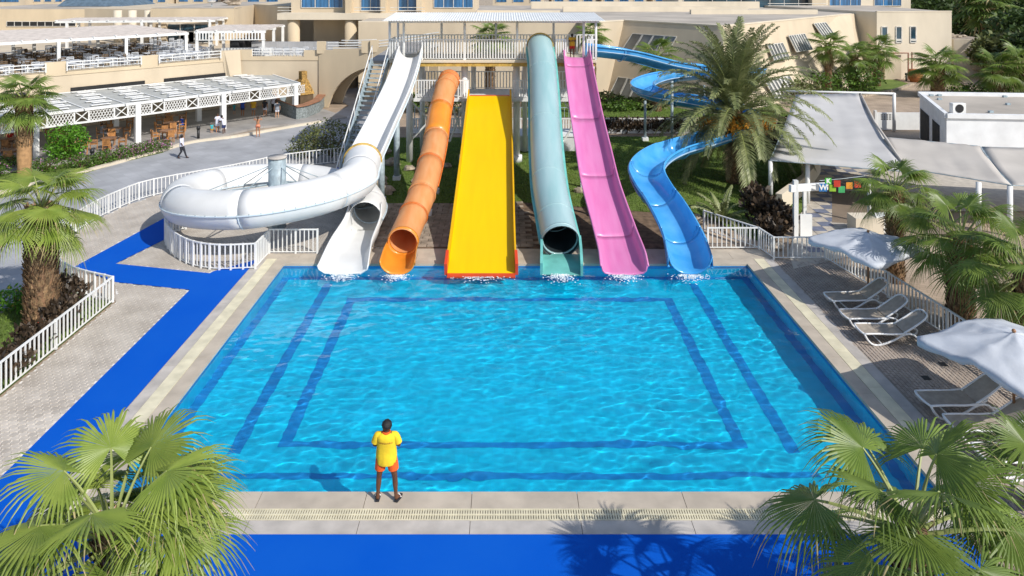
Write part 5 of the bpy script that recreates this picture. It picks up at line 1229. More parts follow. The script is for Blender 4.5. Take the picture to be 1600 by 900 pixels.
# ------------------------------------------------------------------ white building and shade sails on the right
wb_ = thing('white_building', 'white flat roofed building with an air conditioner on its roof', 'building', (0, 0, 0))
A_, B_, C_, D_ = V2(1479, 42), (PXZ(1437, 50, 0).x, 50), (47, 48.3), (45, 40.3)
MB().prism([A_, D_, C_, B_], -.05, 2.9).build('wall', M['white_rough'], wb_)
for a, b in ((A_, D_), (D_, C_), (C_, B_), (B_, A_)):
    MB().bar(Vector((*a, 3.02)), Vector((*b, 3.02)), .24, .26).build('parapet', M['white_rough'], wb_)
MB().prism([A_, D_, C_, B_], 2.905, 2.915).build('roof', M['roof'], wb_)
W_ = quadwall(B_, A_, 0, 2.9)
for a, b in ((.04, .4), (.52, .78)):
    q = [P4(*W_, a, .0, .02), P4(*W_, b, .0, .02), P4(*W_, b, .72, .02), P4(*W_, a, .72, .02)]; MB().add(q, [(0, 1, 2, 3)]).build('doorway', M['dark'], wb_)
W_ = quadwall(A_, D_, 0, 2.9); MB().add([P4(*W_, .17, .30, .02), P4(*W_, .33, .30, .02), P4(*W_, .33, .42, .02), P4(*W_, .17, .42, .02)], [(0, 1, 2, 3)]).build('vent_slot', M['dark'], wb_)
ac = thing('air_conditioner', 'white air conditioner unit on the flat roof of the white building', 'air conditioner', G(1491, 172, 2.92)); ac.location = (26.6, 42.9, 2.92)
bevel(MB().box(0, .8, 0, .35, .05, .65).build('case', M['white'], ac), .02); MB().tube([(.4, -.02, .35), (.4, .01, .35)], .25, 14).build('fan_grille', M['blackmetal'], ac)
for x in (.1, .7): MB().box(x - .04, x + .04, 0, .35, 0, .05).build('foot', M['steel'], ac)
for i, (px, py) in enumerate(((1468, 150), (1468, 156), (1455, 150), (1570, 152), (1575, 164), (1548, 176))):
    p = G(px, py, 2.92); o = MB().box(-.12, .12, -.1, .1, 0, .12).build('roof_vent', M['steel'], None, loc=p); tag(o, ['pipe stub near the back left corner of the flat white roof', 'pipe stub just in front of the back left one on the white roof', 'leftmost pipe stub on the flat white roof', 'pipe stub far right at the back of the white roof', 'rightmost pipe stub on the flat white roof', 'pipe stub at the front edge of the flat white roof'][i], 'vent', 'pipe stubs on the white roof')
# sails: corners (px, py, z)
def sail(label, corners, m, posts=(), sag=.25, n=14):
    t = thing('shade_sail', label, 'shade sail', (0, 0, 0)); c = [G(*q) for q in corners]; V = []
    for j in range(n + 1):
        for i in range(n + 1):
            u, v = i / n, j / n; p = (c[0] * (1 - u) + c[1] * u) * (1 - v) + (c[3] * (1 - u) + c[2] * u) * v
            p.z -= sag * 4 * v * (1 - v) * (.5 + 2 * u * (1 - u)) - .03 * noise.noise(Vector((u * 9, v * 3, 2))) * 2; V.append(p)
    o = MB().add(V, [(j * (n + 1) + i, j * (n + 1) + i + 1, (j + 1) * (n + 1) + i + 1, (j + 1) * (n + 1) + i) for j in range(n) for i in range(n)]).build('fabric', m, t, True); solid(o, .012, 0)
    for a, b in ((0, 1), (1, 2), (2, 3), (3, 0)):
        MB().tube([c[a].lerp(c[b], k / 6) - Vector((0, 0, .02 + (sag * 4 * (k / 6) * (1 - k / 6) * .5 if (a, b) in ((1, 2), (3, 0)) else 0))) for k in range(7)], .025, 5).build('edge_cable', M['steel'], t)
    for px, py, z in posts:
        p = G(px, py, z); MB().tube([(p.x, p.y, 0), (p.x, p.y, z)], .11, 12).build('post', M['white'], t, True)
sail('grey white shade sail stretching from the date palm to the checkered floor', [(1203, 250, 2.05), (1420, 268, 2.1), (1341, 146, 2.75), (1244, 148, 2.75)], M['sail2'], [(1204, 251, 2.0), (1262, 254, 2.0)], .2)
sail('beige shade sail left of the folded seam over the kids corner', [(1412, 262, 2.1), (1580, 289, 2.15), (1531, 228, 2.5), (1383, 214, 2.35)], M['sail'], [(1578, 291, 2.1), (1529, 285, 2.1)], .2)
sail('beige shade sail right of the folded seam at the photo edge', [(1582, 289, 2.15), (1760, 292, 2.2), (1740, 235, 2.6), (1534, 229, 2.5)], M['sail'], [], .2)
sf = MB().tube([G(1344, 146, 2.76) + Vector((0, 0, 0)), G(1366, 190, 2.45), G(1382, 213, 2.38), G(1400, 240, 2.22), G(1420, 266, 2.12)], .07, 7).build('rolled_seam', M['sail'], None, True); tag(sf, 'rolled fabric seam between the grey white and beige shade sails', 'fabric roll')
pr = thing('post_frame', 'white goal like pipe frame behind the grey white shade sail', 'frame', G(1397, 205)); MB().tube([(0, 0, 0), (0, 0, 2.75)], .12, 12).build('post', M['white'], pr, True); MB().tube([(0, 0, 2.7), (-7.5, 1.2, 2.7)], .08, 8).build('crossbar', M['white'], pr, True)
lwr = thing('lattice_wall', 'low white garden wall with lattice cut outs behind the frame post', 'wall', G(1370, 203)); MB().box(0, 5.2, 0, .12, 0, 1.25).build('panel', M['white'], lwr); MB().box(-.15, 0, -.05, .2, 0, 1.4).build('pier', M['white'], lwr)
for x in (.3, 4.2):
    for i in range(5):
        for j in range(3): MB().box(x + i * .2, x + i * .2 + .12, -.012, -.002, .75 + j * .15, .83 + j * .15).build('cut_out', M['dark'], lwr)
# checkered floor under the sails
ck = struct(sheet('checkered_floor', P((1240, 420), (1232, 395), (1268, 280), (1290, 235), (1700, 235), (1700, 330), (1345, 330), (1330, 400)), .0, M['checkw']))
tm_ = [MB().box(.01, .59, .01, .59, 0, .012).mesh('floor_tile', M['checkb']), MB().box(.01, .59, .01, .59, 0, .012).mesh('floor_tile', M['checkw'])]
g0 = G(1236, 400)
nt_ = 0
for j in range(40):
    for i in range(16):
        x, y = g0.x + i * .6 - .3, g0.y - 2.0 + j * .6; px = 788 + FOC * x / y; py = FOC * 11 / y - 34
        ok = (1262 < px < 1304 + (400 - py) * .05 and 296 < py < 402) or (1280 < px < 1660 and 250 < py < 335 and (py < 300 or px > 1480))
        if ok and nt_ < 290: put('floor_tile', tm_[(i + j) % 2], ck, (x, y, .001)); nt_ += 1
struct(sheet('kids_stage', P((1300, 348), (1300, 296), (1480, 312), (1500, 380), (1380, 352)), .014, mat('brown_stage', (.22, .17, .125), .8, .08, 1)))
# entrance frame with letter flags
ef = thing('entrance_frame', 'white timber entrance frame with angled beam by the checkered floor', 'frame', G(1243, 372)); T_ = 2.45
MB().box(-.09, .09, -.09, .09, 0, T_).build('post', M['white'], ef); e2 = G(1257, 350) - G(1243, 372)
MB().box(e2.x - .07, e2.x + .07, e2.y - .07, e2.y + .07, 0, 1.6).build('post', M['white'], ef)
bevel(MB().bar((-.28, -.1, T_ - .32), (1.6, .6, T_ - .42), .16, .3).build('beam', M['white'], ef), .01)
MB().box(.25, .75, .1, .22, .0, .95).build('gate_panel', M['white'], ef)
FL = [('W', (.02, .16, .42), 1286, 293), ('K', (.05, .42, .03), 1294, 283), ('I', (.55, .04, .02), 1308, 287), ('D', (.25, .45, .03), 1301, 294), ('S', (.05, .35, .12), 1315, 296), ('', (.7, .28, .03), 1327, 290), ('', (.6, .05, .03), 1340, 288)]
FL = [f for f in FL]
for i, (ch, c, px, py) in enumerate(FL):
    Yf = 30.6 + i * .05; p = D(px, py, Yf); s_ = .29 * (1.15 if i == 0 else .95)
    t = thing('letter_flag', ['blue square flag with a white W on the entrance frame', 'green square flag with a white K behind the blue flag', 'red square flag right of the green flag', 'yellow green square flag under the red one', 'dark green square flag right of the yellow green one', 'orange square flag hidden by palm leaves', 'small red square flag deepest in the palm leaves'][i], 'flag', p, 0)
    MB().box(-s_ / 2, s_ / 2, -.01, .01, -s_ / 2, s_ / 2).build('cloth', mat('flag_%s' % ['blue', 'green', 'red', 'lime', 'dark_green', 'orange', 'crimson'][i], c, .8), t)
    if ch in ('W', 'K'):
        cu = bpy.data.curves.new('letter', 'FONT'); cu.body = ch; cu.size = s_ * .95; cu.align_x = 'CENTER'; cu.align_y = 'CENTER'; cu.offset = .012; cu.extrude = .003
        o = bpy.data.objects.new('letter', cu); COL.objects.link(o); o.parent = t; o.location = (0, -.016, 0); o.rotation_euler = (R(90), 0, 0); cu.materials.append(M['white'])
        lm = bpy.data.meshes.new_from_object(o.evaluated_get(bpy.context.evaluated_depsgraph_get())); bpy.data.objects.remove(o); put('letter', lm, t, (0, -.016, 0), (R(90), 0, 0))
MB().tube([(0, 0, 0)] * 1, .01) if False else None
st_ = thing('flag_string', 'string carrying the row of coloured letter flags', 'string', D(1280, 286, 30.6)); MB().tube([(0, 0, .1), (1.0, .2, .12), (2.2, .4, .2)], .012, 5).build('cord', M['steel'], st_)
lw2 = thing('slanted_low_wall', 'low beige slanted wall between bronze shrubs and the checkered floor', 'wall', (0, 0, 0))
for a, b in ((G(1222, 332), G(1262, 300)), (G(1262, 300), G(1282, 270))):
    d3 = (b - a).normalized(); nn3 = Vector((-d3.y, d3.x, 0)) * .3; MB().prism([a, b, b + nn3, a + nn3], 0, .85).build('wall_panel', M['pale'], lw2)
o = MB().box(-.6, .6, -.4, .4, 0, .7).build('planter_box', M['pale'], None, loc=G(1352, 362)); tag(o, 'pale planter box beside the brown stage', 'planter')
o = bevel(MB().box(-.35, .35, -.3, .3, 0, .75).build('white_cabinet', M['white'], None, loc=G(1376, 362)), .02); tag(o, 'white cabinet below the bright fan palm', 'cabinet')
pp2 = MB().tube([(0, 0, 0), (0, 0, 2.0)], .08, 10).build('sail_post', M['white'], None, True, G(1358, 350)); tag(pp2, 'slim white post in front of the brown stage', 'post')
for i, (px, py) in enumerate(((310, 219), (144, 258), (1416, 128))):
    t = thing('bollard', ['black bollard lamp on the kerb beside the wooden tables', 'black bollard lamp in front of the bright green shrub', 'dark bollard lamp at the curb of the round lawn'][i], 'bollard', G(px, py) + Vector((0, 0, .1)))
    MB().tube([(0, 0, 0), (0, 0, .62)], .09, 10).build('post', M['blackmetal'], t, True); MB().tube([(0, 0, .64), (0, 0, .85)], .13, 10).build('lamp_head', M['blackmetal'], t, True)
# curb of the round lawn
cr = thing('lawn_kerb', 'curved stone kerb round the small lawn by the palms', 'kerb'); cr['kind'] = 'structure'
cs = spline([G(1425, 132), G(1400, 141), G(1370, 147), G(1335, 153)], 5)
for a, b in zip(cs[:-1], cs[1:]): MB().bar(a, b, .35, .3).build('kerb_stone', M['rock'], cr)

# ------------------------------------------------------------------ people
def lerp3(a, b, t): return tuple(a[i] + (b[i] - a[i]) * t for i in range(3))
BASE = dict(pelvis=(0, 0, .95), waist=(0, 0, 1.08), chest=(0, 0, 1.30), neck=(0, 0, 1.47), skull=(0, .015, 1.58), crown=(0, .015, 1.67),
            shL=(-.17, 0, 1.42), elL=(-.25, -.01, 1.14), wrL=(-.26, .06, .90), haL=(-.26, .08, .82), shR=(.17, 0, 1.42), elR=(.25, -.01, 1.14), wrR=(.26, .06, .90), haR=(.26, .08, .82),
            hiL=(-.09, 0, .90), knL=(-.11, .02, .50), anL=(-.12, -.01, .08), toL=(-.13, .14, .035), hiR=(.09, 0, .90), knR=(.11, .02, .50), anR=(.12, -.01, .08), toR=(.13, .14, .035))
def person(label, loc, rz, sc, pose, skin, hair, top=None, bottom=None, legs=None, fine=False, group=None, shoes=None, hairlen=0, collar=None, female=False, sleeve=.55, shorts=.55, hem=.86):
    J = dict(BASE); J.update(pose); root = thing('person', label, 'person', loc, rz, group, sc)
    V = []; E_ = []; Rd = []; ix = {}
    def v(k, p, r): V.append(p); Rd.append(r if hasattr(r, '__len__') else (r, r)); ix[k] = len(V) - 1; return ix[k]
    def e(a, b): E_.append((ix[a], ix[b]))
    v('pelvis', J['pelvis'], (.135, .10)); v('waist', J['waist'], (.125, .09)); v('chest', J['chest'], (.155, .105)); v('uchest', lerp3(J['chest'], J['neck'], .62), (.12, .08))
    v('neck', J['neck'], .052); v('jaw', lerp3(J['neck'], J['skull'], .55), .062); v('skull', J['skull'], (.078, .09)); v('crown', J['crown'], (.062, .07))
    for a, b in (('pelvis', 'waist'), ('waist', 'chest'), ('chest', 'uchest'), ('uchest', 'neck'), ('neck', 'jaw'), ('jaw', 'skull'), ('skull', 'crown')): e(a, b)
    for s in 'LR':
        v('sh' + s, J['sh' + s], .05); v('ua' + s, lerp3(J['sh' + s], J['el' + s], .5), .05); v('el' + s, J['el' + s], .04); v('fa' + s, lerp3(J['el' + s], J['wr' + s], .35), .041); v('wr' + s, J['wr' + s], .026); v('ha' + s, J['ha' + s], (.038, .018))
        for a, b in (('uchest', 'sh' + s), ('sh' + s, 'ua' + s), ('ua' + s, 'el' + s), ('el' + s, 'fa' + s), ('fa' + s, 'wr' + s), ('wr' + s, 'ha' + s)): e(a, b)
        if fine:
            h, w = Vector(J['ha' + s]), Vector(J['wr' + s]); d = (h - w).normalized(); q = d.cross(Vector((0, 1, 0))).normalized(); n = q.cross(d)
            for k, (o, L) in enumerate(((-.03, .065), (-.01, .078), (.01, .074), (.03, .058))):
                p1 = h + q * o + d * .035; p2 = p1 + d * L * .5 + n * .012; p3 = p2 + d * L * .35 + n * .03
                v('f%d' % k + s, tuple(p1), .0095); v('g%d' % k + s, tuple(p2), .0088); v('i%d' % k + s, tuple(p3), .0075); e('ha' + s, 'f%d' % k + s); e('f%d' % k + s, 'g%d' % k + s); e('g%d' % k + s, 'i%d' % k + s)
            p1 = h - d * .03 - q * .045; p2 = p1 + d * .04 - q * .012; v('t1' + s, tuple(p1), .011); v('t2' + s, tuple(p2), .009); e('wr' + s, 't1' + s); e('t1' + s, 't2' + s)
        v('hi' + s, J['hi' + s], .092); v('th' + s, lerp3(J['hi' + s], J['kn' + s], .45), .078); v('kn' + s, J['kn' + s], .054); v('ca' + s, lerp3(J['kn' + s], J['an' + s], .3), .057); v('lc' + s, lerp3(J['kn' + s], J['an' + s], .75), .036); v('an' + s, J['an' + s], .038)
        an = J['an' + s]; v('he' + s, (an[0], an[1] - .02, an[2] - .045), .03); v('to' + s, J['to' + s], (.042, .022))
        for a, b in (('pelvis', 'hi' + s), ('hi' + s, 'th' + s), ('th' + s, 'kn' + s), ('kn' + s, 'ca' + s), ('ca' + s, 'lc' + s), ('lc' + s, 'an' + s), ('an' + s, 'he' + s), ('an' + s, 'to' + s)): e(a, b)
    me = bpy.data.meshes.new('body'); me.from_pydata(V, E_, []); me.materials.append(skin); o = put('body', me, root)
    m = o.modifiers.new('skin', 'SKIN'); m.use_smooth_shade = True; me.skin_vertices or None
    sv = me.skin_vertices[0].data if me.skin_vertices else None
    if sv is None:
        bpy.context.view_layer.objects.active = o; bpy.ops.mesh.customdata_skin_add(); sv = me.skin_vertices[0].data
    for i, r in enumerate(Rd): sv[i].radius = r
    sv[0].use_root = True
    ss = o.modifiers.new('smooth', 'SUBSURF'); ss.levels = 2 if fine else 1; ss.render_levels = 2 if fine else 1
    lx = lambda k: Vector(J[k])
    sk = lx('skull')
    if fine:
        f = MB(); fd = Vector(J.get('face', (0, 1, 0))).normalized(); sd = Vector((fd.y, -fd.x, 0))
        f.ball(sk + fd * .098 + Vector((0, 0, -.02)), (.014, .02, .022), 8, 5); f.ball(sk + fd * .088 + Vector((0, 0, -.062)), (.026, .012, .009), 8, 4)
        for s in (-1, 1): f.ball(sk + sd * s * .082 + Vector((0, 0, -.01)), (.012, .02, .03), 8, 5)
        f.build('nose_mouth_ears', skin, root, True)
        ey = MB(); [ey.ball(sk + fd * .084 + sd * s * .032 + Vector((0, 0, .012)), .012, 8, 5) for s in (-1, 1)]; ey.build('eye', M['plastic'], root, True)
    hb_ = MB(); hb_.ball(sk + Vector((0, -.018, .035)), (.1, .11, .103), 16, 11, .07)
    if hairlen: hb_.ball(sk + Vector((0, -.075, -.06 - hairlen / 2)), (.05, .035, .08 + hairlen / 2), 10, 7)
    hb_.build('hair', hair, root, True)
    if top:
        c = MB(); P_, W_, C_, N_ = lx('pelvis'), lx('waist'), lx('chest'), lx('neck'); up = (C_ - P_).normalized(); hm = P_ + up * (hem - .95)
        lo_ = .222 if not female else .18
        c.loft([(hm, lo_ * .86, .142), (hm + Vector((0, 0, .015)), lo_ * .92, .15), (P_ + up * .06, lo_ * .93, .148), (W_ + up * .04, .188 if not female else .14, .13), (C_ - up * .04, .192 if not female else .155, .132), (C_ + up * .05, .195, .135), (lerp3(C_, N_, .5), .205, .128), (lerp3(C_, N_, .72), .19, .108), (lerp3(C_, N_, .86), .145, .088), (lerp3(C_, N_, .96), .078, .07)], 22, False)
        for s in 'LR':
            a, b = lx('sh' + s), lx('el' + s); dd = b - a; inn = a + (lx('uchest') - a) * .35 if False else a + (lerp3_v(C_, N_, .6) - a) * .4
            c.tube([inn, a + Vector((0, 0, -.006)), a + dd * sleeve * .3, a + dd * sleeve], [.06, .074, .078, .075], 14, False)
        o = c.build('shirt', top, root, True); s2 = o.modifiers.new('smooth', 'SUBSURF'); s2.levels = s2.render_levels = 1; J['_shirt'] = o
    if collar:
        N_ = lx('neck'); cc = MB(); cc.loft([(N_ + Vector((0, -.004, -.03)), .082, .072), (N_ + Vector((0, 0, .02)), .066, .064)], 16, False); solid(cc.build('collar', collar, root, True), .01)
    if bottom:
        c = MB(); P_ = lx('pelvis'); W_ = lx('waist')
        c.loft([(P_ + Vector((0, 0, -.09)), .17, .125), (P_, .178, .13), (lerp3(P_, W_, .6), .155, .12)], 18, True)
        for s in 'LR':
            a, b = lx('hi' + s), lx('kn' + s); dd = b - a; c.tube([a - dd * .12, a + dd * .25, a + dd * min(shorts, .97)], [.104, .106, .102 if shorts < .8 else .075], 14, False)
            if shorts > 1: q = lx('an' + s); c.tube([a + dd * .9, b, b + (q - b) * .5, q], [.078, .072, .062, .058], 12, False)
        o = c.build('trousers' if shorts > 1 else 'shorts', bottom, root, True)
    if shoes:
        for s in 'LR':
            a, t = lx('an' + s), lx('to' + s); a2 = Vector((a.x, a.y - .05, 0)); t2 = Vector((t.x, t.y + .06, 0)); a2.z = t2.z = t.z - .03; d2 = (t2 - a2).normalized(); n2 = Vector((-d2.y, d2.x, 0))
            p = [a2 + n2 * .035, a2 - n2 * .035, a2.lerp(t2, .6) - n2 * .052, t2 - n2 * .03, t2 + n2 * .03, a2.lerp(t2, .6) + n2 * .052]
            MB().prism(p, a2.z, a2.z + .025).build('sandal' if fine else 'shoe', shoes, root)
            if fine: MB().tube([a2.lerp(t2, .55) + n2 * .05 + Vector((0, 0, .03)), a2.lerp(t2, .6) + Vector((0, 0, .085)), a2.lerp(t2, .55) - n2 * .05 + Vector((0, 0, .03))], .012, 6).build('strap', M['white'], root, True)
    return root, J
def lerp3_v(a, b, t): return Vector(a) * (1 - t) + Vector(b) * t
BASE['uchest'] = (0, 0, 1.40)
lg, LJ = person('lifeguard in yellow shirt and orange shorts standing on the coping with his back turned', (PXZ(604, 15.24, 0).x, 15.24, .0), 0, .985, # scaled broader below
    dict(elL=(-.245, .02, 1.16), wrL=(-.02, .19, 1.18), haL=(.06, .21, 1.19), elR=(.245, .02, 1.16), wrR=(.02, .23, 1.21), haR=(-.06, .23, 1.22), knL=(-.145, .02, .5), anL=(-.17, -.01, .08), toL=(-.185, .14, .04), hiL=(-.1, 0, .9), hiR=(.1, 0, .9), knR=(.155, .02, .5), anR=(.185, -.02, .08), toR=(.26, .10, .04), skull=(.005, .02, 1.58), crown=(.01, .02, 1.67), face=(.35, 1, 0)),
    M['skinD'], M['hair'], M['shirtY'], M['shortO'], fine=True, shoes=M['blackcloth'], collar=M['shortO'], shorts=.56, sleeve=.72, hem=.815)
lg.scale = (1.1, 1.06, .985)
for v in LJ['_shirt'].data.vertices:
    if v.co.z < 1.34 and abs(v.co.x) < .23:
        a = math.atan2(v.co.y, v.co.x); k = 1 + .045 * math.sin(9 * a + v.co.z * 5) * min(1, (1.34 - v.co.z) * 3); v.co.x *= k; v.co.y *= k
# lettering across the back of the shirt
cu = bpy.data.curves.new('lettering', 'FONT'); cu.body = 'LIFEGUARD'; cu.size = .047; cu.align_x = 'CENTER'; cu.space_character = 1.12; cu.offset = .0008
to = bpy.data.objects.new('lettering_source', cu); COL.objects.link(to)
dg = bpy.context.evaluated_depsgraph_get(); tme = bpy.data.meshes.new_from_object(to.evaluated_get(dg)); bpy.data.objects.remove(to)
sh = LJ['_shirt']; she = sh.evaluated_get(dg).to_mesh(); bv = BVHTree.FromPolygons([v.co.copy() for v in she.vertices], [tuple(p.vertices) for p in she.polygons])
for v in tme.vertices:
    x, z = v.co.x, v.co.y + 1.285; h = bv.ray_cast(Vector((x, -1, z)), Vector((0, 1, 0))); v.co = Vector((x, (h[0].y if h[0] else -.13) - .004, z))
tme.materials.clear(); tme.materials.append(mat('brown_orange_print', (.40, .13, .02), .7)); put('lettering', tme, sh)
K_ = .84
person('man in a white shirt and dark trousers striding across the grey walkway', G(284, 247), R(-95), K_, dict(knL=(-.09, .16, .5), anL=(-.09, .30, .10), toL=(-.1, .44, .05), knR=(.09, .02, .5), anR=(.09, -.24, .12), toR=(.1, -.11, .05), elL=(-.23, -.08, 1.15), wrL=(-.24, -.02, .92), haL=(-.24, .02, .84), elR=(.23, .08, 1.15), wrR=(.22, .2, .95), haR=(.22, .24, .88)), M['skinD'], M['hair'], M['whitecloth'], M['blackcloth'], shorts=1.2, shoes=M['blackcloth'], sleeve=1.0)
person('woman in a coral swimsuit walking along the kerb with both hands raised to her hair', G(403, 214), R(10), K_, dict(elL=(-.34, .02, 1.40), wrL=(-.22, .0, 1.56), haL=(-.15, .0, 1.62), elR=(.34, .02, 1.40), wrR=(.22, 0, 1.56), haR=(.15, 0, 1.62), anL=(-.08, -.14, .1), toL=(-.08, 0, .04)), M['skinM'], M['hairB'], None, M['coral'], shorts=.16, hairlen=.25, female=True)
person('adult in a white top and white shorts beside the third pergola post', G(340, 209) + Vector((0, 0, .0)), R(60), K_, dict(elL=(-.22, .12, 1.2), wrL=(-.1, .32, 1.15), haL=(-.06, .4, 1.14)), M['skinM'], M['hairB'], M['whitecloth'], M['whitecloth'], shorts=.6)
person('man in a white shirt and navy shorts leaning over by the third pergola post', G(350, 211), R(75), K_, dict(chest=(0, .1, 1.28), neck=(0, .18, 1.42), skull=(0, .24, 1.52), crown=(0, .26, 1.60), shL=(-.17, .16, 1.37), shR=(.17, .16, 1.37), elL=(-.22, .3, 1.15), wrL=(-.12, .5, 1.05), haL=(-.08, .56, 1.02), elR=(.22, .3, 1.15), wrR=(.12, .5, 1.05), haR=(.08, .56, 1.02)), M['skinD'], M['hair'], M['whitecloth'], M['navy'], shorts=.7)
person('toddler in aqua and yellow between the adults and the wooden tables', G(331, 210), R(20), .46, {}, M['skinL'], M['hairB'], M['aqua'], M['mustard'])
for i, (px, py, sk_, tp_, bt_, lb, fem) in enumerate(((366, 181, 'skinL', 'aqua', 'greycloth', 'child in a pale green top left of the blue shirt at the bar', 1), (379, 183, 'skinM', 'royal', 'navy', 'person in a royal blue shirt standing at the bar under the pergola', 0), (396, 183, 'skinM', 'mustard', 'greycloth', 'person in a mustard yellow shirt at the bar beside the blue shirt', 0),
        (414, 183, 'skinM', 'blackcloth', 'whitecloth', 'slim person in white shorts standing before the bar counter', 1), (433, 186, 'skinL', 'greycloth', 'whitecloth', 'man in a dark top and pale shorts leaning on the bar counter', 0))):
    person(lb, G(px, py), R(random.uniform(-20, 20)), K_ * (.7 if i == 0 else 1), {}, M[sk_], M['hair' if i % 2 else 'hairB'], M[tp_], M[bt_], female=bool(fem), hairlen=.12 * fem, shorts=.5)
person('barman in white behind the counter under the pergola end', UN(17.4, 3.2, .12), R(160), K_, {}, M['skinD'], M['hair'], M['whitecloth'], M['blackcloth'], shorts=1.1)
SIT = dict(pelvis=(0, -.05, .55), waist=(0, -.05, .68), chest=(0, -.02, .90), uchest=(0, 0, 1.0), neck=(0, .0, 1.07), skull=(0, .03, 1.18), crown=(0, .03, 1.27), shL=(-.17, 0, 1.02), shR=(.17, 0, 1.02), elL=(-.23, .12, .8), wrL=(-.1, .34, .82), haL=(-.06, .42, .82), elR=(.23, .12, .8), wrR=(.1, .34, .82), haR=(.06, .42, .82),
           hiL=(-.1, 0, .52), hiR=(.1, 0, .52), knL=(-.12, .42, .5), knR=(.12, .42, .5), anL=(-.12, .42, .08), anR=(.12, .42, .08), toL=(-.12, .56, .04), toR=(.12, .56, .04))
def diner(lb, tab, deg, tp_, sk_='skinL', bend=0):
    c = tabs[tab][0]; q = R(deg); p = Vector((c.x + .74 * math.cos(q), c.y + .74 * math.sin(q), .12)); P2 = dict(SIT)
    if bend:
        for k in ('chest', 'uchest', 'neck', 'skull', 'crown', 'shL', 'shR'): x = P2[k]; P2[k] = (x[0], x[1] + (x[2] - .5) * .6, x[2] - (x[2] - .6) * .35)
    person(lb, p, q + PI / 2, K_, P2, M[sk_], M['hairB'], M[tp_], M['greycloth'], group='diners under the pergola', hem=.86 - 0, shorts=.8)
diner('diner in a light blue shirt seated right of the second pergola post', 7, 30, 'royal'); diner('diner in white bent over the round table behind the bright shrub', 3, 30, 'whitecloth', bend=1)
diner('diner in grey seated behind the second pergola post', 6, 210, 'greycloth'); diner('diner in red seated in the shade behind the first pergola post', 11, 120, 'redcloth'); diner('diner in pale clothes at the far middle table', 9, 120, 'whitecloth'); diner('diner in black at the table left of the first post', 4, 210, 'blackcloth')
person('lifeguard in yellow and red standing on the tower at the top of the pink slide', PXZ(894, 43.5, 6.2), R(180), K_ * 1.02, dict(elL=(-.25, .05, 1.18), wrL=(-.05, .22, 1.25), haL=(.02, .24, 1.28), elR=(.25, .05, 1.18), wrR=(.06, .22, 1.22), haR=(-.02, .24, 1.24)), M['skinD'], M['hair'], M['mustard'], M['redcloth'], shorts=.6)

# ------------------------------------------------------------------ loungers and parasols
def lounger_parts():
    fr_ = MB()
    w = .33
    for s in (-1, 1):
        y = s * w
        fr_.tube(spline([(0, y, .34), (.4, y, .35), (.85, y, .34), (1.2, y, .36)], 4), .028, 7)
        fr_.tube(spline([(0, y, .34), (.1, y * 1.03, .16), (.26, y * 1.05, .03), (.5, y * 1.05, .035), (.85, y * 1.03, .16), (1.2, y, .34), (1.45, y, .33), (1.62, y, .16), (1.72, y, .03), (1.86, y, .04), (1.9, y, .16), (1.72, y, .24), (1.5, y, .27)], 4), .03, 7)
    fr_.tube([(0, -w, .34), (-.03, -w * .6, .335), (-.04, 0, .333), (-.03, w * .6, .335), (0, w, .34)], .028, 7)
    for x, z in ((.5, .06), (1.15, .3)): fr_.tube([(x, -w, z), (x, w, z)], .018, 6)
    bf = MB().tube(spline([(1.18, -w + .03, .36), (1.5, -w + .03, .56), (1.82, -w + .05, .79), (1.93, -w * .5, .87), (1.95, 0, .88), (1.93, w * .5, .87), (1.82, w - .05, .79), (1.5, w - .03, .56), (1.18, w - .03, .36)], 4), .028, 7)
    def slingm(pts):
        V = []; n = 6
        for x, z in pts:
            for j in range(n + 1):
                y = -w + .02 + (2 * w - .04) * j / n; V.append((x, y, z - .025 * (1 - (2 * j / n - 1) ** 2)))
        return MB().add(V, [(k * (n + 1) + j, (k + 1) * (n + 1) + j, (k + 1) * (n + 1) + j + 1, k * (n + 1) + j + 1) for k in range(len(pts) - 1) for j in range(n)])
    st = slingm([(0, .345), (.3, .35), (.6, .35), (.9, .345), (1.2, .36)]); bk_ = slingm([(1.22, .38), (1.4, .49), (1.6, .63), (1.8, .775), (1.9, .84)])
    return fr_.mesh('frame', M['plastic'], True), bf.mesh('back_frame', M['plastic'], True), st.mesh('seat_sling', M['sling'], True), bk_.mesh('backrest_sling', M['sling'], True)
lp = lounger_parts()
for i, (Yc, X_, rz_) in enumerate(((24.2, 10.85, .05), (22.95, 10.78, .02), (22.0, 10.8, -.03), (18.35, 10.62, .03), (17.35, 10.72, 0), (16.25, 10.7, -.02), (15.0, 10.75, .03))):
    t = thing('sun_lounger', ['white framed beige lounger farthest back, half under the upper parasol', 'middle one of the three white and beige loungers by the upper parasol', 'nearest of the three white and beige loungers by the upper parasol', 'white and beige lounger farthest back of those at the lower parasol', 'white and beige lounger beside the pole of the lower parasol', 'sunlit beige lounger in front of the lower parasol pole', 'lounger at the right edge closest to the camera, beyond the bottom palm'][i], 'sun lounger', (X_, Yc, 0), rz_, 'sun loungers on the right deck')
    for nm, me in zip(('frame', 'back_frame', 'seat_sling', 'backrest_sling'), lp): put(nm, me, t)
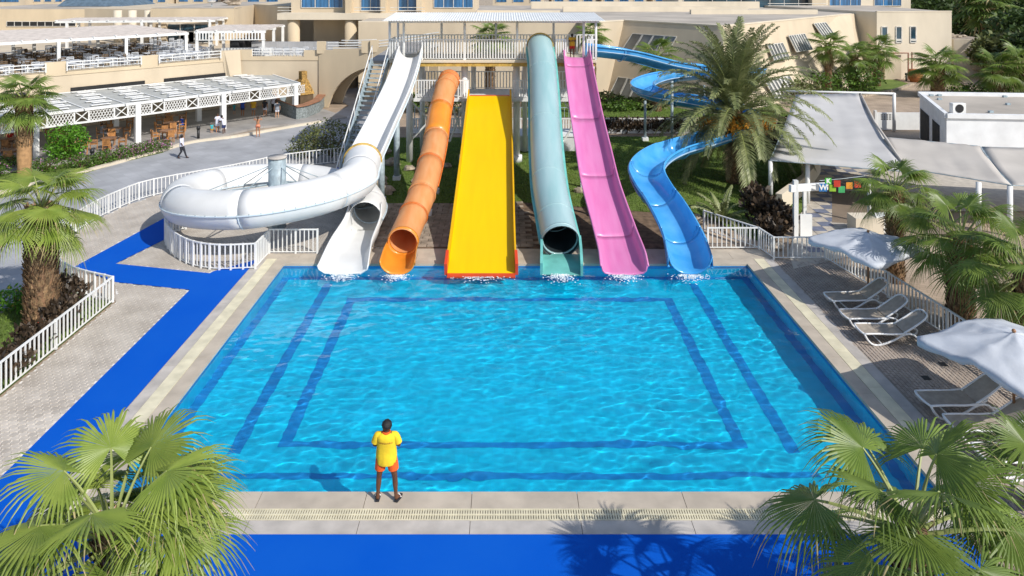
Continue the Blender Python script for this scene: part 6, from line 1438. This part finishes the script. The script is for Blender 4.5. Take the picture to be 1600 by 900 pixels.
def parasol(label, X, Y, rot, half, zt_, ze, seed):
    t = thing('parasol', label, 'parasol', (X, Y, 0)); n = 64; rings = 14; V = []; rnd = random.Random(seed)
    wob = [rnd.uniform(-.06, .06) for _ in range(8)]
    for j in range(rings + 1):
        f = j / rings
        for i in range(n):
            a = 2 * PI * (i + .5) / n; edge = half / max(abs(math.cos(a)), abs(math.sin(a))); k = edge / half - 1
            q = (a / (PI / 4)) % 1; sag = 4 * q * (1 - q); r = edge * (1 - .045 * math.sin(PI * ((a / (PI / 2) + .5) % 1)) * f) * f
            z = zt_ - (zt_ - ze) * r / half * 1.0 - .10 * sag * f * (1.25 - .55 * f) + wob[int(a / (PI / 4)) % 8] * f * sag
            z += .035 * noise.noise(Vector((r * math.cos(a) * 2.6, r * math.sin(a) * 2.6, seed * 3.1))) + .034 * noise.noise(Vector((r * math.cos(a) * 5.5, r * math.sin(a) * 7, seed)))
            V.append((r * math.cos(a + rot), r * math.sin(a + rot), z))
    for i in range(n):
        p = V[rings * n + i]; V.append((p[0] * 1.004, p[1] * 1.004, p[2] - .13 - .035 * math.sin(i * 1.1)))
    F = [(j * n + i, (j + 1) * n + i, (j + 1) * n + (i + 1) % n, j * n + (i + 1) % n) for j in range(rings + 1) for i in range(n)]
    o = MB().add(V, F).build('canopy', M['cloth'], t, True); solid(o, .008, 0)
    MB().tube([(0, 0, 0), (0, 0, zt_ - .02)], .032, 10).build('pole', M['polew'], t, True); MB().ball((0, 0, zt_ + .04), (.05, .05, .05), 8, 5).build('finial', M['polew'], t, True)
    MB().tube([(0, 0, 0), (0, 0, .12)], .045, 10).build('sleeve', M['blackmetal'], t, True); MB().box(-.3, .3, -.3, .3, 0, .07).build('base', M['grey_slab'], t)
    for i in range(8):
        a = PI / 4 * i; L = half * (1.0 if i % 2 == 0 else 1.414) * .93; MB().bar((0, 0, zt_ - .14), (L * math.cos(a + rot), L * math.sin(a + rot), zt_ - (zt_ - ze) * L / half - .13), .022).build('rib', M['polew'], t)
    return t
parasol('upper white canvas parasol shading three loungers, dappled by palm shade', 12.45, 24.75, R(24), 1.4, 2.3, 1.98, 1)
parasol('lower white canvas parasol at the right edge with palm leaf shade on it', 12.4, 17.6, R(20), 1.52, 2.38, 1.98, 2)
# wild little things
for i, (x, y) in enumerate(((-11.85, 16.4), (12.5, 20.6), (11.6, 19.9))):
    o = MB().box(-.1, .1, -.1, .1, -.001, .006).build('drain_cover', M['blackmetal'], None, loc=(x, y, .004)); tag(o, ['small square drain cover in the left paver deck', 'small drain cover in the right deck behind the shadow', 'small drain cover between the lounger groups'][i], 'drain cover')
for o in bpy.data.objects:
    if 'label' in o.keys():
        w = o['label'].replace(',', ' ').split()
        if len(w) > 16: print('LONG', o.name, o['label'])
